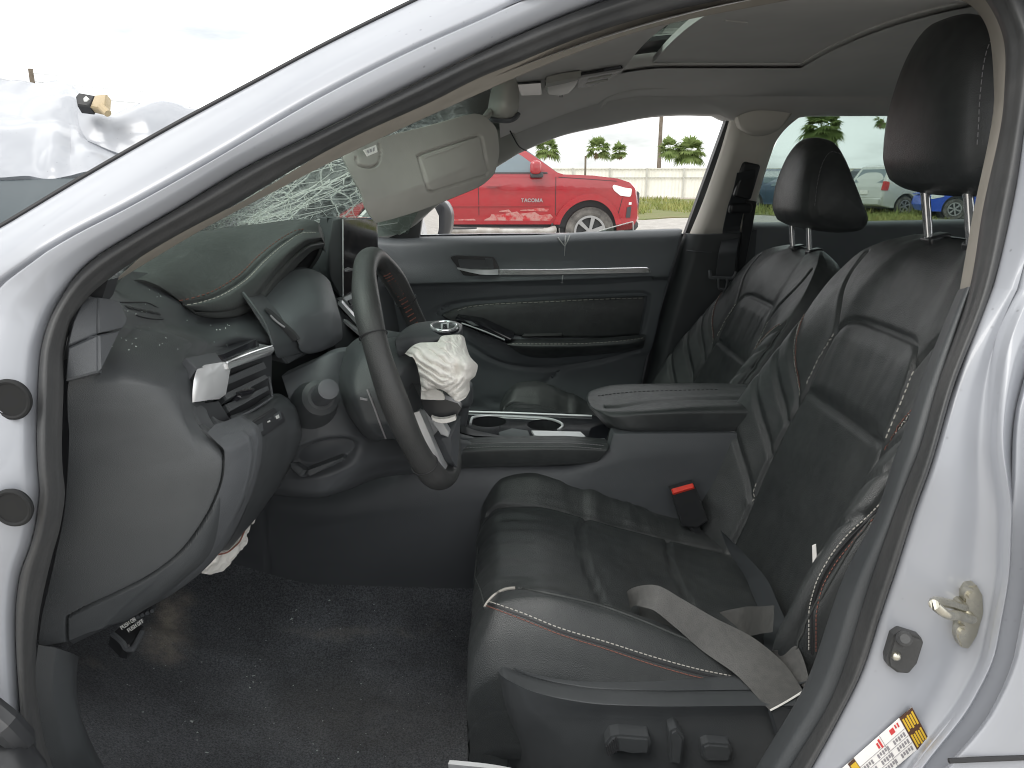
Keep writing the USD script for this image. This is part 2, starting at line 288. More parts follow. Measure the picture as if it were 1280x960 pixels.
# ---------------------------------------------------------------- ground, fence, palms, poles, other vehicles
look('gravel', (0.34, 0.32, 0.295), 0.95, bump=('noise', 16.0, 0.05), vary=((0.46, 0.44, 0.41), 3.2, 0.35, 0.68))
look('grass_soil', (0.14, 0.16, 0.05), 0.95, bump=('noise', 9.0, 0.05), vary=((0.19, 0.17, 0.085), 0.7, 0.42, 0.66))
look('grass_blade', (0.17, 0.21, 0.05), 0.7, vary=((0.30, 0.28, 0.09), 1.2, 0.4, 0.65))
look('sand', (0.36, 0.32, 0.27), 0.95, vary=((0.28, 0.25, 0.20), 0.8, 0.4, 0.7))
look('fence_white', (0.80, 0.79, 0.72), 0.55, vary=((0.70, 0.69, 0.61), 1.4, 0.4, 0.75))
look('fence_steel', (0.50, 0.50, 0.46), 0.5, vary=((0.38, 0.37, 0.33), 2.0, 0.4, 0.7))
look('wood_pole', (0.17, 0.14, 0.11), 0.9, bump=('noise', 8.0, 0.01), vary=((0.10, 0.08, 0.06), 3.0, 0.4, 0.7))
look('palm_trunk', (0.17, 0.12, 0.085), 0.95, bump=('noise', 12.0, 0.03), vary=((0.26, 0.19, 0.13), 5.0, 0.4, 0.7))
LOOK['palm_leaf'] = usdkit.material(stage, '/World/Looks/palm_leaf', {'tc': ('texture_coordinate', {}), 'n': ('noise_texture', {'scale': 1.6, 'detail': 4.0}), 'r': ('rgb_ramp', {'ramp': [(0.35, (0.15, 0.21, 0.07)), (0.7, (0.25, 0.31, 0.12))]}), 'd': ('diffuse_bsdf', {}), 't': ('translucent_bsdf', {}), 'm': ('mix_closure', {'fac': 0.45})},
    [('tc.object', 'n.vector'), ('n.fac', 'r.fac'), ('r.color', 'd.color'), ('r.color', 't.color'), ('d.BSDF', 'm.closure1'), ('t.BSDF', 'm.closure2')], surface='m.closure')
look('palm_dry', (0.20, 0.15, 0.08), 0.8)
look('truck_red', (0.30, 0.008, 0.015), 0.26, coat=0.9, vary=((0.27, 0.02, 0.024), 2.5, 0.4, 0.7))
look('dust_scrape', (0.45, 0.22, 0.20), 0.8, vary=((0.42, 0.03, 0.035), 9.0, 0.46, 0.60))
look('tyre', (0.07, 0.067, 0.063), 0.85, vary=((0.19, 0.18, 0.165), 6.0, 0.38, 0.7))
look('alloy', (0.36, 0.36, 0.36), 0.4, 0.8)
look('bumper_grey', (0.05, 0.052, 0.055), 0.55)
look('step_bar', (0.42, 0.41, 0.39), 0.45, 0.4, vary=((0.25, 0.22, 0.19), 5.0, 0.4, 0.7))
look('auto_glass', (0.10, 0.14, 0.16), 0.06, spec=0.8, coat=0.5)
look('tail_red', (0.45, 0.01, 0.01), 0.2, coat=0.6)
look('van_silver', (0.52, 0.53, 0.50), 0.3, coat=0.7); look('car_blue', (0.012, 0.075, 0.50), 0.3, coat=0.7); look('car_dark', (0.03, 0.04, 0.05), 0.3, coat=0.7); look('car_pale', (0.62, 0.63, 0.62), 0.3, coat=0.7); look('car_navy', (0.04, 0.07, 0.12), 0.3, coat=0.7)
r1 = np.random.default_rng(11)
gx, gy = np.meshgrid(np.r_[-900, -300, -100, np.linspace(-40, 60, 51), 120, 320, 900], np.r_[-300, -60, np.linspace(-10, 60, 36), 120, 320, 900], indexing='ij')
gz = np.where((abs(gx) < 70) & (gy < 62) & (gy > 4), (meshkit.fbm(np.stack([gx * .3, gy * .3, gx * 0], -1), 3, 1) - .5) * .10, 0.0) - np.where(gy <= 4, .0, .0)
part('ground', shell(np.stack([gx, gy, gz], -1).transpose(1, 0, 2), (0, 0, -.5)), 'gravel', smooth=60, kind='structure')
def gnd(x, y):
    return float((meshkit.fbm(np.array([x * .3, y * .3, 0.0]), 3, 1) - .5) * .10) if abs(x) < 70 and 4 < y < 62 else 0.0
def sheet(name, mat, x0, x1, y0, y1, dz, n=60, ragged=0.0):
    a, b = np.meshgrid(np.linspace(0, 1, n), np.linspace(0, 1, n), indexing='ij'); X_ = x0 + (x1 - x0) * a; e = (meshkit.fbm(np.stack([X_ * .5, a * 0, a * 0 + 3], -1), 3, 2) - .5) * ragged; Y_ = y0 + e + (y1 - y0 - e) * b
    Z_ = (meshkit.fbm(np.stack([X_ * .3, Y_ * .3, X_ * 0], -1), 3, 1) - .5) * .10 + dz
    return part(name, shell(np.stack([X_, Y_, Z_], -1), (0, 0, -.1)), mat, smooth=60, kind='structure')
sheet('grass_verge', 'grass_soil', -30, 68, 26, 51, .03, 90, 8.0)
sheet('sandy_strip', 'sand', -40, 68, 51.5, 56, .05, 40, 1.0)
bl = []
V_, F_ = [], []; k = 0
for i in range(5200):
    if i % 10 < 6: Y_ = r1.uniform(20, 50); X_ = r1.uniform(.10, .56) * (Y_ + .6)
    else: Y_ = r1.uniform(13.5, 26); X_ = r1.uniform(.13, .62) * Y_
    if meshkit.fbm(np.array([X_ * .35, Y_ * .25, 7.0]), 3, 4) < (.50 if Y_ > 24 else .58): continue
    z0 = gnd(X_, Y_)
    for j in range(5):
        h = r1.uniform(.10, .30) * (1.2 if Y_ > 26 else .7); a = r1.uniform(0, 6.28); w_ = .012 + .0006 * Y_; dx, dy = r1.normal(0, .12, 2); lean = r1.normal(0, .10, 2)
        V_ += [(X_ + dx - w_ * math.cos(a), Y_ + dy - w_ * math.sin(a), z0), (X_ + dx + w_ * math.cos(a), Y_ + dy + w_ * math.sin(a), z0), (X_ + dx + lean[0], Y_ + dy + lean[1], z0 + h)]; F_.append((k, k + 1, k + 2)); k += 3
part('grass', trimesh.Trimesh(np.array(V_), np.array(F_), process=False), 'grass_blade', smooth=False, kind='stuff', label='patchy yellow green grass between the gravel and the fence', cat_='grass')
# stones on the gravel near the pickup
V_ = []
for i in range(2600):
    Y_ = r1.uniform(7.5, 15.5); X_ = r1.uniform(-.55, .30) * (Y_ + .55); s = r1.uniform(.012, .05); V_.append(move(hull(r1.normal(0, 1, (8, 3)) * [1.2, 1, .7] * s * .6), (X_, Y_, gnd(X_, Y_) + s * .2)))
part('gravel_stones', cat(V_), 'gravel', smooth=False, kind='stuff', label='loose grey stones on the gravel around the red pickup', cat_='gravel')
# white corrugated fence on steel posts and rails
fen = thing('fence', 'long white corrugated metal fence with steel posts and rails behind the lot', 'fence', (0, 56.0, 0))
for i in range(46):
    x = -46 + 2.65 * i
    part('fence_post', move(cbox((-.05, -.05, 0), (.05, .05, 2.12), .01), (x, -.12, 0)), 'fence_steel', fen)
    for z in (1.42, 2.02): part('fence_rail', cbox((x + .05, -.09, z), (x + 2.60, -.02, z + .05), .01), 'fence_steel', fen)
    xs1 = np.linspace(0, 2.63, 43); pr = np.where(np.arange(43) % 4 < 2, 0, .03)
    pg_ = np.stack([np.stack([x + xs1, pr, np.full(43, .05)], 1), np.stack([x + xs1, pr, np.full(43, 2.10 + .015 * math.sin(i * 2.1))], 1)])
    part('fence_panel', shell(pg_, (0, .012, 0)), 'fence_white', fen, smooth=False)
# fan palms
def fan_palm(name, label, u, v, Dy, rad, nfr, seed, dry=8, lean=0.0, trunk_r=.16, skirt=True):
    rr = np.random.default_rng(seed); top = CAM + raydir(u, v) * (Dy / raydir(u, v)[1]); H = top[2]; base = (top[0] - lean, top[1], 0)
    o = thing(name, label, 'palm tree', base, group='fan palms behind the fence')
    zs = np.linspace(-.1, H, 14); pth = np.stack([lean * (zs / H) ** 1.5, zs * 0, zs], 1)
    part('trunk', tube(pth, trunk_r * (1.25 - .35 * np.linspace(0, 1, 14)) * (1 + .1 * rr.normal(size=14) * .5), 10), 'palm_trunk', o)
    C = np.array([lean, 0, H]); Vl, Fl, Vd, Fd = [], [], [], []
    def frond(VV, FF, az, el, L, blades, spread, droop):
        d = np.array([math.cos(az) * math.cos(el), math.sin(az) * math.cos(el), math.sin(el)]); sidev = np.cross(d, [0, 0, 1.0]); sidev /= max(np.linalg.norm(sidev), 1e-6); up = np.cross(sidev, d)
        hub = C + d * L * .45; n0 = len(VV); VV += [C + sidev * .02, C - sidev * .02, hub]; FF.append((n0, n0 + 1, n0 + 2))
        for b in np.linspace(-1, 1, blades):
            t = b * spread; bd = d * math.cos(t) + sidev * math.sin(t); tipL = L * .62 * (1 - .25 * b * b) * rr.uniform(.85, 1.1); w_ = L * .06
            nn_ = np.cross(bd, up); m_ = hub + bd * tipL * .6 - np.array([0, 0, droop * .15 * L]); tip = hub + bd * tipL - np.array([0, 0, droop * .5 * L]) + up * rr.normal(0, .03 * L); n0 = len(VV)
            VV += [hub, m_ + nn_ * w_, m_ - nn_ * w_, tip]; FF += [(n0, n0 + 1, n0 + 2), (n0 + 1, n0 + 3, n0 + 2)]
    for i in range(nfr):
        el = math.asin(rr.uniform(-.55, 1.0)); frond(Vl, Fl, rr.uniform(0, 6.283), el, rad * rr.uniform(.8, 1.1), 11, 1.25, .25 + .3 * (1.2 - el))
    part('crown', trimesh.Trimesh(np.array(Vl), np.array(Fl), process=False), 'palm_leaf', o, smooth=False)
    if dry:
        for i in range(dry): frond(Vd, Fd, rr.uniform(0, 6.283), rr.uniform(-1.35, -.8), rad * rr.uniform(.55, .8), 7, .7, .2)
        part('dry_skirt', trimesh.Trimesh(np.array(Vd), np.array(Fd), process=False), 'palm_dry', o, smooth=False)
    return o
fan_palm('palm_tree', 'small fan palm partly hidden above the red pickup cab', 684, 186, 68, 1.25, 54, 1)
fan_palm('palm_tree', 'fan palm with a brown trunk left of its smaller neighbour, near the thin short post', 748, 186, 68, 1.25, 54, 2)
fan_palm('palm_tree', 'smaller leaning fan palm standing right of the thin short post', 774, 190, 70, .95, 42, 3, lean=.5)
fan_palm('palm_tree', 'fan palm beside the tall utility pole', 838, 186, 66, 1.15, 50, 4)
fan_palm('palm_tree', 'bushy low palm with pale green leaves right of the utility pole', 862, 190, 66, 1.45, 74, 5, dry=0)
fan_palm('palm_tree', 'large fan palm seen above the passenger headrest', 1028, 160, 60, 1.75, 70, 6, trunk_r=.2)
fan_palm('palm_tree', 'tall thin palm with a small withered crown by the driver headrest', 1104, 150, 60, .85, 14, 7, dry=14, lean=.25, trunk_r=.17)
def pole(name, label, u, v0, Dy, r, cat_='pole', arm=True):
    t = CAM + raydir(u, v0) * (Dy / raydir(u, v0)[1]); o = thing(name, label, cat_, (t[0], t[1], 0))
    part('shaft', tube([(0, 0, -.2), (0, 0, t[2])], [r * 1.15, r * .85], 10), 'wood_pole', o)
    if arm: part('crossarm', cbox((-1.0, -.08, t[2] - .55), (1.0, .08, t[2] - .40), .02), 'wood_pole', o); part('insulator', cat([tube([(x, 0, t[2] - .4), (x, 0, t[2] - .2)], .05, 8) for x in (-.9, -.4, .4, .9)]), 'fence_steel', o)
    return t
tp1 = pole('utility_pole', 'tall wooden utility pole rising beside a fan palm', 829, 96, 78, .19)
pole('metal_post', 'thin short grey post standing in front of the white fence', 732, 195, 50, .07, arm=False)
tp2 = pole('utility_pole', 'wooden utility pole top showing above the crumpled hood', 38, 86, 62, .20, arm=False)
for i, (dz, lb) in enumerate(((-.3, 'uppermost thin power line in the pale sky over the hood'), (-.9, 'middle thin power line in the pale sky over the hood'), (-1.7, 'lowest thin power line in the pale sky over the hood'))):
    q0, q1 = tp2 + [0, 0, dz], tp1 + [0, 0, dz * 1.0]; s = np.linspace(0, 1, 40)[:, None]; c = q0 * (1 - s) + q1 * s - np.array([0, 0, 1.0]) * (4 * s * (1 - s)) * (1.2 + .2 * i)
    part('power_line', tube(c, .016, 5), 'print_dark', label=lb, cat_='cable', group='power lines over the hood')

# ---------------------------------------------------------------- vehicles
def ref_mesh(poly, y0, y1, L=.09):
    out = []
    for g in getattr(poly, 'geoms', [poly]):
        cs_ = m3.CrossSection([np.array(g.exterior.coords)[:-1]] + [np.array(h.coords)[:-1] for h in g.interiors], m3.FillRule.EvenOdd)
        k = cs_.extrude(float(y1 - y0)).refine_to_length(L).to_mesh(); V = k.vert_properties[:, :3]; out.append(trimesh.Trimesh(np.stack([V[:, 0], y0 + V[:, 2], V[:, 1]], 1), k.tri_verts, process=False))
    m = cat(out); m.invert(); return m
def vehicle(name, label, loc, rz, L, W, prof, zb, zt, wheels, paint, wins, lean=.24, nose=.16, tail=.10, group=None, doors=(), heads=None, tails=None, cat_='car', glaze='auto_glass', rw=.33, low=.3):
    o = thing(name, label, cat_, loc, rz, group); h = W / 2
    def warp(m):
        V = m.vertices.copy(); x, y, z = V.T; up = np.clip((z - zb) / (zt - zb), 0, 1); f = 1 - lean * up ** 1.15 - .05 * np.clip((zb - .25 - z) / .4, 0, 1) ** 2
        f *= 1 - nose * np.clip((x - (L - .75)) / .75, 0, 1) ** 2.2 - tail * np.clip((.55 - x) / .55, 0, 1) ** 2.2; f *= 1 + .012 * np.exp(-((z - (zb - .18)) / .10) ** 2)
        m = m.copy(); xx = x - .10 * (np.abs(y) / h) ** 3 * np.clip((x - (L - .9)) / .9, 0, 1) + .06 * (np.abs(y) / h) ** 3 * np.clip((.6 - x) / .6, 0, 1); m.vertices = np.stack([xx, y * f, z], 1); return m
    pl = poly2(prof, .04, 5)
    for wx, wr_ in wheels: pl = pl.difference(sg.Point(wx, wr_).buffer(wr_ + .10, quad_segs=14))
    part('body', warp(ref_mesh(pl, -h, h)), paint, o, smooth=38)
    part('underbody', cbox((.25, -h * .86, low - .06), (L - .3, h * .86, zb - .15), .02), 'bumper_grey', o)
    def sidep(nm, poly, mat, out=.006, dep=.05, parent=o, both=True, rnd=.03, sides=(-1, 1)):
        r_ = []
        for s in sides:
            g = poly2(poly, rnd, 4); m = ref_mesh(g, -(h + out), -(h - dep), .08) if s < 0 else ref_mesh(g, h - dep, h + out, .08); r_.append(part(nm, warp(m), mat, parent))
        return r_
    for wpoly in wins: sidep('window', wpoly, glaze)
    for x in doors: sidep('door_seam', [(x - .005, low + .14), (x + .005, low + .14), (x + .005, zb - .02), (x - .005, zb - .02)], 'print_dark', .002, .02, rnd=0)
    for wx, wr_ in wheels:
        for s in (-1, 1):
            y = s * (h - .13); ty = trimesh.creation.torus(wr_ * .76, wr_ * .24, major_sections=36, minor_sections=12); ty.apply_scale([1, 1, 1.25]); ty.apply_transform(rotm(math.pi / 2, [1, 0, 0])); ty.apply_translation([wx, y, wr_])
            tr = cat([ty, move(trimesh.creation.annulus(wr_ * .62, wr_ * .985, .18, transform=rotm(math.pi / 2, [1, 0, 0]), sections=40), (wx, y, wr_))])
            wh = part('wheel', tr, 'tyre', o)
            part('wheel_well', move(trimesh.creation.cylinder(wr_ + .08, .28, sections=30, transform=rotm(math.pi / 2, [1, 0, 0])), (wx, s * (h - .32), wr_ + .02)), 'plastic_black', o)
            yo = s * (h - .045); ri_ = [move(trimesh.creation.annulus(wr_ * .56, wr_ * .645, .05, transform=rotm(math.pi / 2, [1, 0, 0]), sections=40), (wx, yo, wr_)), move(trimesh.creation.cylinder(wr_ * .14, .05, sections=20, transform=rotm(math.pi / 2, [1, 0, 0])), (wx, yo, wr_))]
            for k in range(6):
                a = k * math.pi / 3 + .3; ca, sa = math.cos(a), math.sin(a); sp0 = []
                for r_, w_ in ((.10, .055), (.60, .085)):
                    for sg1 in (-1, 1):
                        for yy in (yo - .02, yo + .018): sp0.append((wx + wr_ * (r_ * ca - sg1 * w_ * sa), yy, wr_ + wr_ * (r_ * sa + sg1 * w_ * ca)))
                ri_.append(hull(sp0))
            part('rim', cat(ri_), 'alloy', wh); part('hub_disc', move(trimesh.creation.cylinder(wr_ * .58, .04, sections=30, transform=rotm(math.pi / 2, [1, 0, 0])), (wx, s * (h - .11), wr_)), 'bumper_grey', wh)
    if heads: sidep('headlight', heads, 'lamp_glass', .012, .10)
    if tails: sidep('tail_lamp', tails, 'tail_red', .012, .10)
    return o, warp, sidep
# red double-cab pickup
TP = [(0, .52), (0, 1.18), (.04, 1.25), (1.74, 1.28), (1.86, 1.32), (2.02, 1.70), (2.20, 1.78), (3.0, 1.795), (3.30, 1.74), (3.62, 1.55), (4.00, 1.29), (4.10, 1.26), (4.55, 1.245), (5.0, 1.20), (5.22, 1.14), (5.32, 1.05), (5.37, .80), (5.39, .58), (5.30, .42), (5.0, .40), (4.6, .50), (.2, .50)]
trk, tw, tsp = vehicle('pickup_truck', 'red double cab pickup with scraped lower door parked on the gravel', (-3.30, 12.62, .0), 0, 5.39, 1.92, TP, 1.24, 1.80, ((1.30, .387), (4.53, .387)), 'truck_red',
    [[(1.98, 1.30), (2.12, 1.66), (2.72, 1.69), (2.72, 1.29)], [(2.82, 1.29), (2.82, 1.69), (3.22, 1.67), (3.45, 1.54), (3.80, 1.29)]], lean=.20, nose=.12, tail=.03, doors=(1.93, 2.78, 3.98), heads=[(4.88, 1.12), (5.14, 1.06), (5.27, 1.05), (5.25, .92), (5.06, .94), (4.94, 1.02)], tails=[(0.0, .85), (.13, .87), (.13, 1.14), (0, 1.13)], cat_='pickup truck', rw=.387, low=.5)
rs = np.random.default_rng(5)
for pl_ in ([(2.84, .56), (3.90, .555), (3.95, .61), (3.90, .66), (3.74, .64), (3.66, .69), (3.42, .665), (3.38, .70), (3.12, .65), (2.98, .66), (2.95, .61)], [(3.30, .715), (3.86, .70), (3.88, .74), (3.70, .755), (3.62, .735)], [(3.05, .70), (3.30, .68), (3.25, .73)], [(2.2, .555), (2.74, .56), (2.7, .585), (2.25, .575)]):
    tsp('scraped_paint', pl_, 'dust_scrape', .004, .02, sides=(-1,), rnd=.006)
for wx in (1.30, 4.53):
    rg = sg.Point(wx, .387).buffer(.58, quad_segs=14).difference(sg.Point(wx, .387).buffer(.49, quad_segs=14)).intersection(sg.box(wx - 1, .50, wx + 1, 2))
    for s in (-1, 1): part('wheel_flare', tw(ref_mesh(rg, -1.02, -.90, .06) if s < 0 else ref_mesh(rg, .90, 1.02, .06)), 'truck_red', trk)
tsp('fog_lamp', [(5.18, .60), (5.26, .60), (5.27, .78), (5.19, .76)], 'bumper_grey', .012, .1, rnd=.01)
for (x0, x1) in ((2.30, 2.52), (3.16, 3.38) if False else (2.90, 3.10)): tsp('door_handle', [(x0, 1.08), (x1, 1.08), (x1, 1.125), (x0, 1.125)], 'truck_red', .035, .01, rnd=.015)
tsp('window_trim', [(1.96, 1.272), (3.86, 1.272), (3.84, 1.295), (1.96, 1.295)], 'bumper_grey', .010, .03, rnd=.006)
tsp('hood_seam', [(4.02, 1.215), (4.98, 1.155), (4.98, 1.163), (4.02, 1.224)], 'print_dark', .003, .02, rnd=0)
tsp('bumper_seam', [(5.02, .62), (5.03, .62), (5.10, .90), (5.09, .90)], 'print_dark', .003, .02, rnd=0)
tsp('side_lamp', [(5.22, .80), (5.27, .80), (5.27, .84), (5.22, .84)], 'lamp_glass', .008, .02, rnd=.004)
part('mud_flap', cbox((3.92, -.93, .18), (3.95, -.66, .52), .01), 'bumper_grey', trk)
tsp('body_crease', [(2.0, .775), (3.9, .78), (3.9, .80), (2.0, .795)], 'truck_red', .014, .02, rnd=.006)
for s in (-1, 1):
    st1 = part('side_step', tube([(1.95, s * .93, .42), (3.0, s * 1.0, .40), (3.86, s * 1.0, .40), (3.98, s * .94, .43)], .055, 10), 'step_bar', trk)
    part('step_plate', cat([cbox((2.2, s * .90, .43), (2.75, s * 1.03, .46), .01), cbox((3.1, s * .90, .43), (3.8, s * 1.03, .46), .01)]), 'bumper_grey', st1)
    mr_ = part('side_mirror', rbox((.17, .24, .20), .06, (3.66, s * 1.08, 1.36)), 'truck_red', trk); part('mirror_base', rbox((.20, .22, .08), .03, (3.68, s * 1.04, 1.25)), 'bumper_grey', mr_)
tx = meshkit.text_mesh('TACOMA', .052, .006, True); tx.apply_transform(rotm(math.pi / 2, [1, 0, 0])); tx.apply_scale([.34 / tx.extents[0], 1, 1]); tx.apply_translation([3.44 - tx.bounds[0][0], -.975, .845]); part('door_lettering', tx, 'alloy', trk, smooth=False)
part('windshield', tw(hull([(3.42, -.80, 1.71), (3.42, .80, 1.71), (4.03, -.90, 1.275), (4.03, .90, 1.275), (3.40, 0, 1.735), (4.06, 0, 1.285), (3.38, -.8, 1.69), (3.38, .8, 1.69), (3.95, 0, 1.25)])), 'auto_glass', trk)
part('front_bumper', tw(cbox((5.10, -.93, .40), (5.40, .93, .56), .05)), 'bumper_grey', trk); part('grille', tw(cbox((5.22, -.55, .62), (5.385, .55, 1.0), .03)), 'bumper_grey', trk)
part('wiper_cowl', tw(cbox((3.98, -.85, 1.235), (4.14, .85, 1.262), .01)), 'bumper_grey', trk)
# silver minivan
VP = [(0.05, .34), (0, .62), (.05, .98), (.16, 1.25), (.42, 1.66), (.62, 1.72), (2.2, 1.74), (3.1, 1.68), (4.10, 1.10), (4.95, .92), (5.12, .70), (5.10, .36), (4.8, .28), (.3, .28)]
D_ = 27.0; q = CAM + raydir(1100, 268) * (D_ / raydir(1100, 268)[1])
van, vw, vs = vehicle('minivan', 'silver minivan seen from its rear corner beyond the passenger headrest', (q[0] - .97 * math.sin(.24), q[1] + .97 * math.cos(.24), 0), .24, 5.12, 1.95, VP, 1.04, 1.74, ((.98, .33), (4.05, .33)), 'van_silver', [[(.42, 1.10), (.62, 1.56), (1.42, 1.60), (1.45, 1.10)], [(1.55, 1.10), (1.55, 1.60), (2.55, 1.60), (2.6, 1.08)], [(2.7, 1.08), (2.7, 1.58), (3.05, 1.52), (3.75, 1.08)]], tail=.06, doors=(1.5, 2.65, 3.7), tails=[(-.02, .86), (.16, .86), (.22, 1.14), (.06, 1.18)], heads=[(4.6, .80), (5.0, .72), (5.05, .86), (4.7, .95)], cat_='van', group='vehicles parked in the far lot')
part('rear_window', vw(hull([(.085, -.80, 1.12), (.085, .80, 1.12), (.345, -.78, 1.58), (.345, .78, 1.58), (.16, -.8, 1.12), (.16, .8, 1.12), (.42, -.76, 1.58), (.42, .76, 1.58)])), 'auto_glass', van)
part('rear_bumper', vw(cbox((-.06, -.93, .36), (.16, .93, .60), .04)), 'van_silver', van); part('licence_plate', cbox((-.02, -.2, .72), (.02, .2, .86), .005), 'label_white', van)
CPF = [(0.05, .32), (0, .60), (.06, .88), (.25, .97), (.85, 1.02), (1.35, 1.36), (1.75, 1.44), (2.5, 1.43), (3.35, 1.0), (4.2, .86), (4.55, .70), (4.6, .45), (4.45, .25), (.3, .25)]
CW = [[(1.0, 1.02), (1.42, 1.33), (2.05, 1.37), (2.05, .99)], [(2.14, .99), (2.14, 1.37), (2.5, 1.35), (3.1, .98)]]
SPF = [(0.05, .36), (0, .70), (.06, 1.05), (.35, 1.60), (.55, 1.70), (2.3, 1.72), (2.9, 1.66), (3.6, 1.15), (4.45, 1.02), (4.7, .80), (4.7, .5), (4.5, .3), (.3, .3)]
SW_ = [[(.40, 1.12), (.62, 1.56), (1.35, 1.60), (1.35, 1.10)], [(1.45, 1.10), (1.45, 1.60), (2.3, 1.60), (2.3, 1.10)], [(2.4, 1.10), (2.4, 1.58), (2.8, 1.54), (3.35, 1.12)]]
def place(u, v, Dy): return CAM + raydir(u, v) * (Dy / raydir(u, v)[1])
def lot_car(nm, label, u, Dy, rz, kind, paint, cat_='car', group='vehicles parked in the far lot'):
    q = place(u, 240, Dy); c, s = math.cos(rz), math.sin(rz)
    if kind == 'sedan': return vehicle(nm, label, (q[0] - 2.3 * c, q[1] - 2.3 * s, 0), rz, 4.6, 1.8, CPF, .98, 1.44, ((.85, .32), (3.7, .32)), paint, CW, doors=(2.1, 3.2), heads=[(4.1, .70), (4.5, .62), (4.5, .74), (4.15, .82)], tails=[(0, .68), (.2, .70), (.28, .88), (.04, .86)], cat_=cat_, group=group)
    return vehicle(nm, label, (q[0] - 2.35 * c, q[1] - 2.35 * s, 0), rz, 4.7, 1.88, SPF, 1.08, 1.72, ((.9, .36), (3.8, .36)), paint, SW_, doors=(1.4, 2.35, 3.4), heads=[(4.3, .82), (4.62, .76), (4.62, .90), (4.3, .97)], tails=[(0, .88), (.14, .88), (.2, 1.2), (.08, 1.2)], cat_=cat_, group=group)
b_o, bwp, bsp = lot_car('parked_car', 'bright blue car with a crumpled front standing beside the silver minivan', 1243, 25.0, math.pi - .18, 'sedan', 'car_blue')
part('crumpled_hood', (lambda m: m)(shell(grid([[(3.1, -.75, 1.03), (3.1, 0, 1.06), (3.1, .75, 1.03)], [(3.5, -.78, 1.08), (3.5, 0, 1.22), (3.5, .78, 1.04)], [(3.9, -.78, .98), (3.9, 0, 1.05), (3.9, .78, .98)], [(4.5, -.7, .78), (4.5, 0, .80), (4.5, .7, .74)]], 16, 16), (0, 0, -.03))), 'car_blue', b_o)
lot_car('parked_car', 'white car with red tail lamps behind the blue car', 1176, 31.0, .4, 'sedan', 'car_pale')
lot_car('parked_suv', 'dark sport utility vehicle parked left of the silver minivan', 1114, 35.5, .55, 'suv', 'car_dark')
lot_car('parked_suv', 'dark navy sport utility vehicle by the passenger pillar', 958, 36.0, 2.6, 'suv', 'car_navy')
lot_car('parked_car', 'pale sedan behind the navy vehicle near the passenger pillar', 975, 44.0, .3, 'sedan', 'car_pale')
lot_car('parked_car', 'grey blue sedan just right of the navy vehicle', 986, 33.0, 2.8, 'sedan', 'car_navy')
lot_car('parked_car', 'dark green grey car beyond the shattered windshield, behind the pickup bed', 318, 19.0, .15, 'sedan', 'car_dark')
# ---------------------------------------------------------------- the damaged sedan: body
car = thing('sedan', 'white damaged sedan whose black leather cabin fills the view through its front doorway', 'car')
rng = np.random.default_rng(7)
C2 = [(46, 1010), (40, 960), (29, 920), (24, 870), (19.5, 778), (25, 720), (39, 680), (47, 642), (49.5, 605), (48, 480), (51, 440), (61, 403), (80, 367), (97, 343), (120, 322), (155, 300), (220, 262), (307, 210), (395, 167),
      (540, 95), (600, 66), (700, 22), (775, -6), (900, -48), (1050, -74), (1180, -74), (1265, -35), (1293, 40), (1290, 100), (1280, 162), (1270, 232), (1240, 360), (1193, 480), (1155, 605), (1117, 720), (1100, 770), (1080, 832), (1047, 900), (1014, 960), (985, 1010)]
C3 = [(78, 1005), (66, 960), (54, 920), (46, 870), (45, 815), (49, 770), (59, 720), (66, 692), (76, 655), (80.5, 605), (79.5, 480), (80, 440), (88, 405), (107, 375), (132, 352), (167, 327), (220, 295), (295, 255), (370, 210), (445, 170), (540, 127), (600, 97), (650, 77),
      (725, 47), (812, 20), (907, -1), (1050, -30), (1150, -32), (1225, -8), (1252, 40), (1255, 120), (1227, 270), (1212, 360), (1172, 480), (1142, 580), (1090, 720), (1045, 860), (987, 960), (960, 1005)]
NR = 260
def ring(c, off, n=NR): return chord([S(u, v, off) for u, v in c], n)
r2, r3 = matched([[S(u, v, .040) for u, v in C2], [S(u, v, .075) for u, v in C3]], [(0, 0), (4, 5), (9, 10), (12, 12.3), (14, 14), (16, 16.3), (18, 18.6), (19, 20.2), (21, 22.8), (24, 26), (27, 29), (28.5, 30), (31, 32), (33, 34.2), (34, 35), (36, 36), (38, 37), (39, 38)], NR)
def near(r, p): return int(np.argmin(np.linalg.norm(r - p, axis=1)))
# the rubber seal round the opening: a bulb with a shallow groove
w = np.linspace(0, 1, 9); bul = np.array([0, .55, .9, 1.0, .8, .62, .75, .6, 0])
out = np.array([0, -1, 0.0])
G = np.stack([r2 * (1 - a) + r3 * a for a in w]); G = G - rad(G, .016) * bul[:, None, None]
seal = shell(G, rad(G, .012)); part('door_seal', seal, 'rubber', car)
# painted frame: outer line, crease, inner line
C0 = [(-130, 1010), (-130, 960), (-130, 800), (-130, 600), (-130, 480), (-130, 420), (-112, 352), (-60, 320), (0, 286), (100, 226), (219, 158), (312, 108), (400, 61), (530, -3), (700, -82), (900, -150), (1100, -175), (1230, -168), (1330, -110), (1362, 40), (1358, 160), (1354, 260), (1345, 362)]
CR = [(-70, 1010), (-70, 960), (-75, 800), (-70, 600), (-60, 480), (-50, 440), (-20, 375), (40, 322), (75, 300), (160, 256), (250, 206), (400, 118), (520, 57), (610, 17), (700, -25), (900, -100), (1100, -128), (1210, -122), (1300, -75), (1327, 40), (1320, 160), (1302, 260), (1276, 362)]
